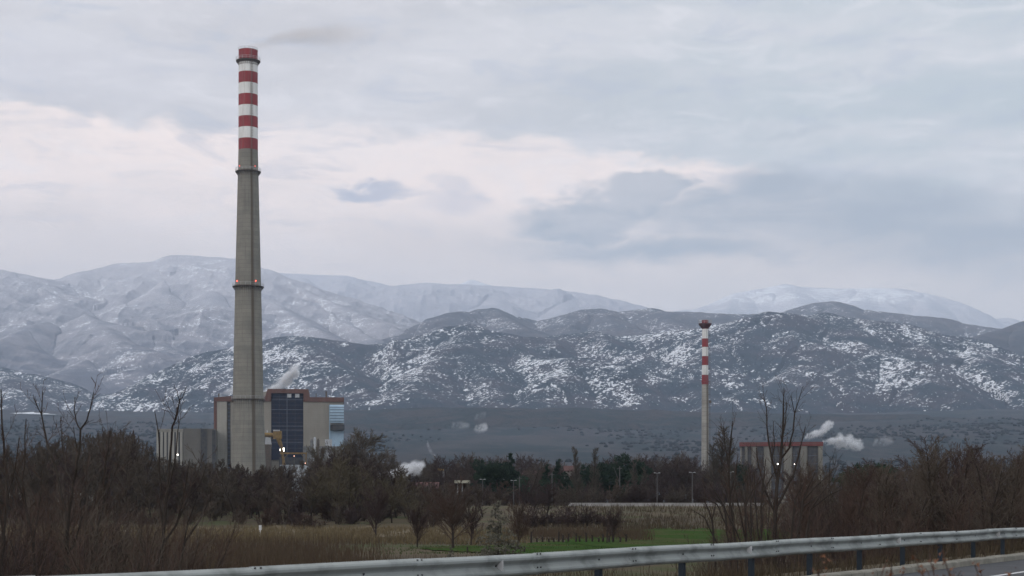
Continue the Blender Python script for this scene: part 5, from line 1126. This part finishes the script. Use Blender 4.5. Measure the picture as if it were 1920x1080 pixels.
# ================================================================== STEAM AND SMOKE
def plume(name, label, cat, Y, puffs, dens, col=(0.92, 0.94, 0.97), nscale=0.12, thr=.42, ends=(.08, .25)):
    """a continuous streak of gas along a path (px, py, radius px): centre line and radius are curves of the distance along it, edges torn by noise"""
    k = Y/F; pts = sorted((X(a, Y), Z(b, Y), r*k) for a, b, r in puffs); x0, x1 = pts[0][0], pts[-1][0]; L = x1-x0
    zl = min(z for _, z, _ in pts); zh = max(z for _, z, _ in pts)+.01; rm = max(r for _, _, r in pts)
    c0 = Vector((x0, Y, zl)); mb = MB(); mb.box(-.4*rm, L+.4*rm, -1.5*rm, 1.5*rm, -1.5*rm, zh-zl+1.5*rm)
    m = bpy.data.materials.new(name+'_gas'); m.use_nodes = True; t = NT(m.node_tree); t.n.clear()
    tcn = t.node('ShaderNodeTexCoord'); O = tcn.outputs['Object']; nz = t.noise(O, nscale, 5, .65, .8)
    n2 = t.node('ShaderNodeTexNoise'); t.put(n2.inputs['Vector'], O); n2.inputs['Scale'].default_value = nscale*.55; n2.inputs['Detail'].default_value = 4
    sv = t.node('ShaderNodeVectorMath', operation='SUBTRACT'); t.put(sv.inputs[0], n2.outputs['Color']); sv.inputs[1].default_value = (.5, .5, .5)
    ml = t.node('ShaderNodeVectorMath', operation='SCALE'); t.put(ml.inputs[0], sv.outputs[0]); ml.inputs['Scale'].default_value = rm*2.0
    nv = t.node('ShaderNodeVectorMath', operation='ADD'); t.put(nv.inputs[0], O); t.put(nv.inputs[1], ml.outputs[0]); Q = t.sep(nv.outputs[0])
    u = t.m('DIVIDE', Q[0], L, clamp=True)
    zc = t.m('MULTIPLY', t.curve(u, [((x-x0)/L, (z-zl)/(zh-zl)) for x, z, _ in pts]), zh-zl); rc = t.m('MULTIPLY', t.curve(u, [((x-x0)/L, r/rm) for x, _, r in pts]), rm)
    dz = t.m('SUBTRACT', Q[2], zc); rad = t.m('DIVIDE', t.m('SQRT', t.m('ADD', t.m('MULTIPLY', dz, dz), t.m('MULTIPLY', Q[1], Q[1]))), rc)
    v = t.m('MULTIPLY', t.step(rad, 1.15, .25), t.m('MULTIPLY', t.step(Q[0], 0.0, max(ends[0]*L, .01)), t.step(Q[0], L, L*(1-ends[1]))))
    dd = t.m('MULTIPLY', t.m('MULTIPLY', v, t.step(nz, thr, thr+.22)), dens)
    pv = t.node('ShaderNodeVolumePrincipled'); pv.inputs['Color'].default_value = c4(col); t.put(pv.inputs['Density'], dd)
    mo = t.node('ShaderNodeOutputMaterial'); t.l.new(pv.outputs[0], mo.inputs['Volume'])
    return tag(mb.build(name, m, None, tuple(c0)), label, cat, kind='stuff')
plume('steam', 'white steam rising behind the boiler house roof', 'steam', 1085, [(486, 741, 8), (500, 734, 12), (515, 728, 14), (530, 718, 15), (545, 706, 17), (556, 694, 15), (564, 684, 11)], 0.9, nscale=.18, thr=.34)
plume('steam', 'thin steam left of the chimney over the boiler house roof', 'steam', 1085, [(408, 744, 5), (420, 738, 9), (433, 732, 11), (448, 726, 11), (462, 720, 10)], 0.28, nscale=.16, thr=.36)
plume('steam', 'dense white steam streaming right near the long shed', 'steam', 425, [(686, 899, 5), (700, 898, 8), (718, 896, 12), (738, 893, 15), (758, 888, 18), (775, 880, 17), (790, 872, 12), (800, 867, 7)], 1.6, nscale=.5, thr=.33, ends=(.03, .1))
plume('steam', 'faint steam wisp above the dense white steam', 'steam', 700, [(798, 828, 7), (806, 842, 8), (814, 855, 8), (820, 864, 5)], 0.12, nscale=.3, thr=.38)
plume('steam', 'small white puff drifting before the wooded plain', 'steam', 1600, [(888, 803, 6), (898, 802, 9), (908, 801, 10), (916, 800, 7)], 0.17, nscale=.12, thr=.36, ends=(.3, .15))
plume('steam', 'faint puff left of the small white puff', 'steam', 1600, [(846, 797, 6), (858, 797, 9), (872, 798, 9), (886, 799, 5)], 0.045, thr=.36)
plume('steam', 'faint wisp above the small white puff', 'steam', 1600, [(890, 782, 6), (900, 779, 9), (914, 776, 6)], 0.03, thr=.36)
plume('steam', 'upper bright white steam right of the red-topped hall', 'steam', 900, [(1510, 818, 5), (1522, 814, 9), (1535, 811, 11), (1547, 804, 12), (1556, 799, 8), (1562, 797, 4)], 0.9, nscale=.3, thr=.38, ends=(.05, .08))
plume('steam', 'lower bright white steam right of the red-topped hall', 'steam', 900, [(1540, 829, 5), (1555, 827, 9), (1572, 826, 13), (1590, 829, 14), (1606, 831, 11), (1622, 832, 8)], 1.0, nscale=.3, thr=.38, ends=(.05, .2))
plume('steam', 'faint steam patch further right of the bright steam', 'steam', 950, [(1636, 832, 7), (1650, 826, 12), (1664, 826, 12), (1680, 824, 7)], 0.07, nscale=.15, thr=.35)
plume('chimney_smoke', 'thin brownish smoke trailing right from the tall chimney top', 'smoke', 925, [(462, 94, 5), (474, 89, 8), (490, 82, 12), (512, 74, 17), (545, 68, 18), (580, 66, 21), (620, 65, 24), (670, 62, 26), (740, 58, 28)], 0.060, (0.70, 0.64, 0.58), nscale=.06, thr=.26, ends=(.01, .7))

def far_wood():
    R = np.random.default_rng(5); n = 17000; Yv = 1/(1/4600+(1/1150-1/4600)*R.uniform(0, 1, n)**1.5); x = X(R.uniform(-80, 2000, n), Yv)
    c = fbm(x/420, Yv/900, 4, 77); k = R.uniform(0, 1, n) < np.clip((c-.38)/.24, 0, 1)**1.5; x = x[k]; Yv = Yv[k]; z = ground_z(x, Yv); n = len(x); V = []; Fs = []
    base = np.array([[math.cos(a), math.sin(a)] for a in np.arange(6)*math.pi/3]); h = R.uniform(2.5, 6, n); r = R.uniform(2.5, 6.5, n)
    vs = [np.stack([x, Yv, z+h], -1)]
    for lv_, f in ((.75, .65), (.35, 1.0), (-.1, .8)):
        for b_ in base: vs.append(np.stack([x+b_[0]*r*f*R.uniform(.7, 1.3, n), Yv+b_[1]*r*f, z+h*lv_*R.uniform(.85, 1.15, n)], -1))
    V = np.stack(vs, 1).reshape(-1, 3); b0 = np.arange(n)[:, None]*19
    for q in range(6):
        q2 = (q+1) % 6; Fs.append(np.concatenate([b0, b0+1+q, b0+1+q2], 1))
        for l_ in (0, 6): Fs.append(np.concatenate([b0+1+l_+q, b0+7+l_+q, b0+7+l_+q2], 1)); Fs.append(np.concatenate([b0+1+l_+q, b0+7+l_+q2, b0+1+l_+q2], 1))
    return tag(obj('woodland', np_mesh('woodland', V, np.concatenate(Fs), bark('wood_far', (0.015, 0.025, 0.030), (0.027, 0.029, 0.033), .01))), 'dark scattered woodland on the far plain below the hills', 'woodland', kind='stuff')
far_wood()

ZONES = [(-9999, 60, 'by the far left building'), (60, 190, 'behind the forked tree'), (190, 290, 'left of the finned hall'), (290, 400, 'below the finned hall'), (400, 500, 'at the foot of the tall chimney'), (500, 600, 'below the yellow gantry'), (600, 700, 'below the blue duct housing'), (700, 830, 'by the white steam'), (830, 990, 'near the frosted spruce'), (990, 1130, 'near the poplar pair'), (1130, 1230, 'near the flat-topped cedar'), (1230, 1330, 'left of the slim chimney'), (1330, 1400, 'right of the slim chimney'), (1400, 1545, 'before the red-topped hall'), (1545, 1640, 'below the bright right-hand steam'), (1640, 1720, 'below the dark green pine'), (1720, 1830, 'around the tallest belt tree'), (1830, 9999, 'at the far right edge')]
for o in list(sc.objects):
    if o.parent is None and 'group' in o and o.get('category') in ('tree', 'bush', 'shrub'):
        q = 960+F*o.location.x/o.location.y
        for a_, b_, w_ in ZONES:
            if a_ <= q < b_: zn = w_
        kind_ = {'thicket_tree': 'bare brown thicket tree', 'thicket_bush': 'low bare bush at the thicket edge', 'treeline_tree': 'purple-brown bare treeline tree', 'scrub_bush': 'low dark scrub bush', 'roadside_shrub': 'reddish many-stemmed shrub behind the rail', 'roadside_tree': 'bare brown roadside belt tree'}[o.name.split('.')[0]]
        o['label'] = kind_+' '+zn; o['group'] = kind_.split(' ', 0)[0]+'s '+zn

# ------------------------------------------------------------------ haze
HAZE_D = 0.000048
mb = MB(); mb.box(-34500, 34500, -3300, 33500, -6, 2330)
hz = bpy.data.materials.new('haze_air'); hz.use_nodes = True; t = NT(hz.node_tree); t.n.clear()
pv = t.node('ShaderNodeVolumePrincipled'); pv.inputs['Color'].default_value = (0.66, 0.80, 1.0, 1); pv.inputs['Density'].default_value = HAZE_D
pv.inputs['Anisotropy'].default_value = 0.0
mo = t.node('ShaderNodeOutputMaterial'); t.l.new(pv.outputs[0], mo.inputs['Volume'])
tag(mb.build('haze', hz), kind='stuff')
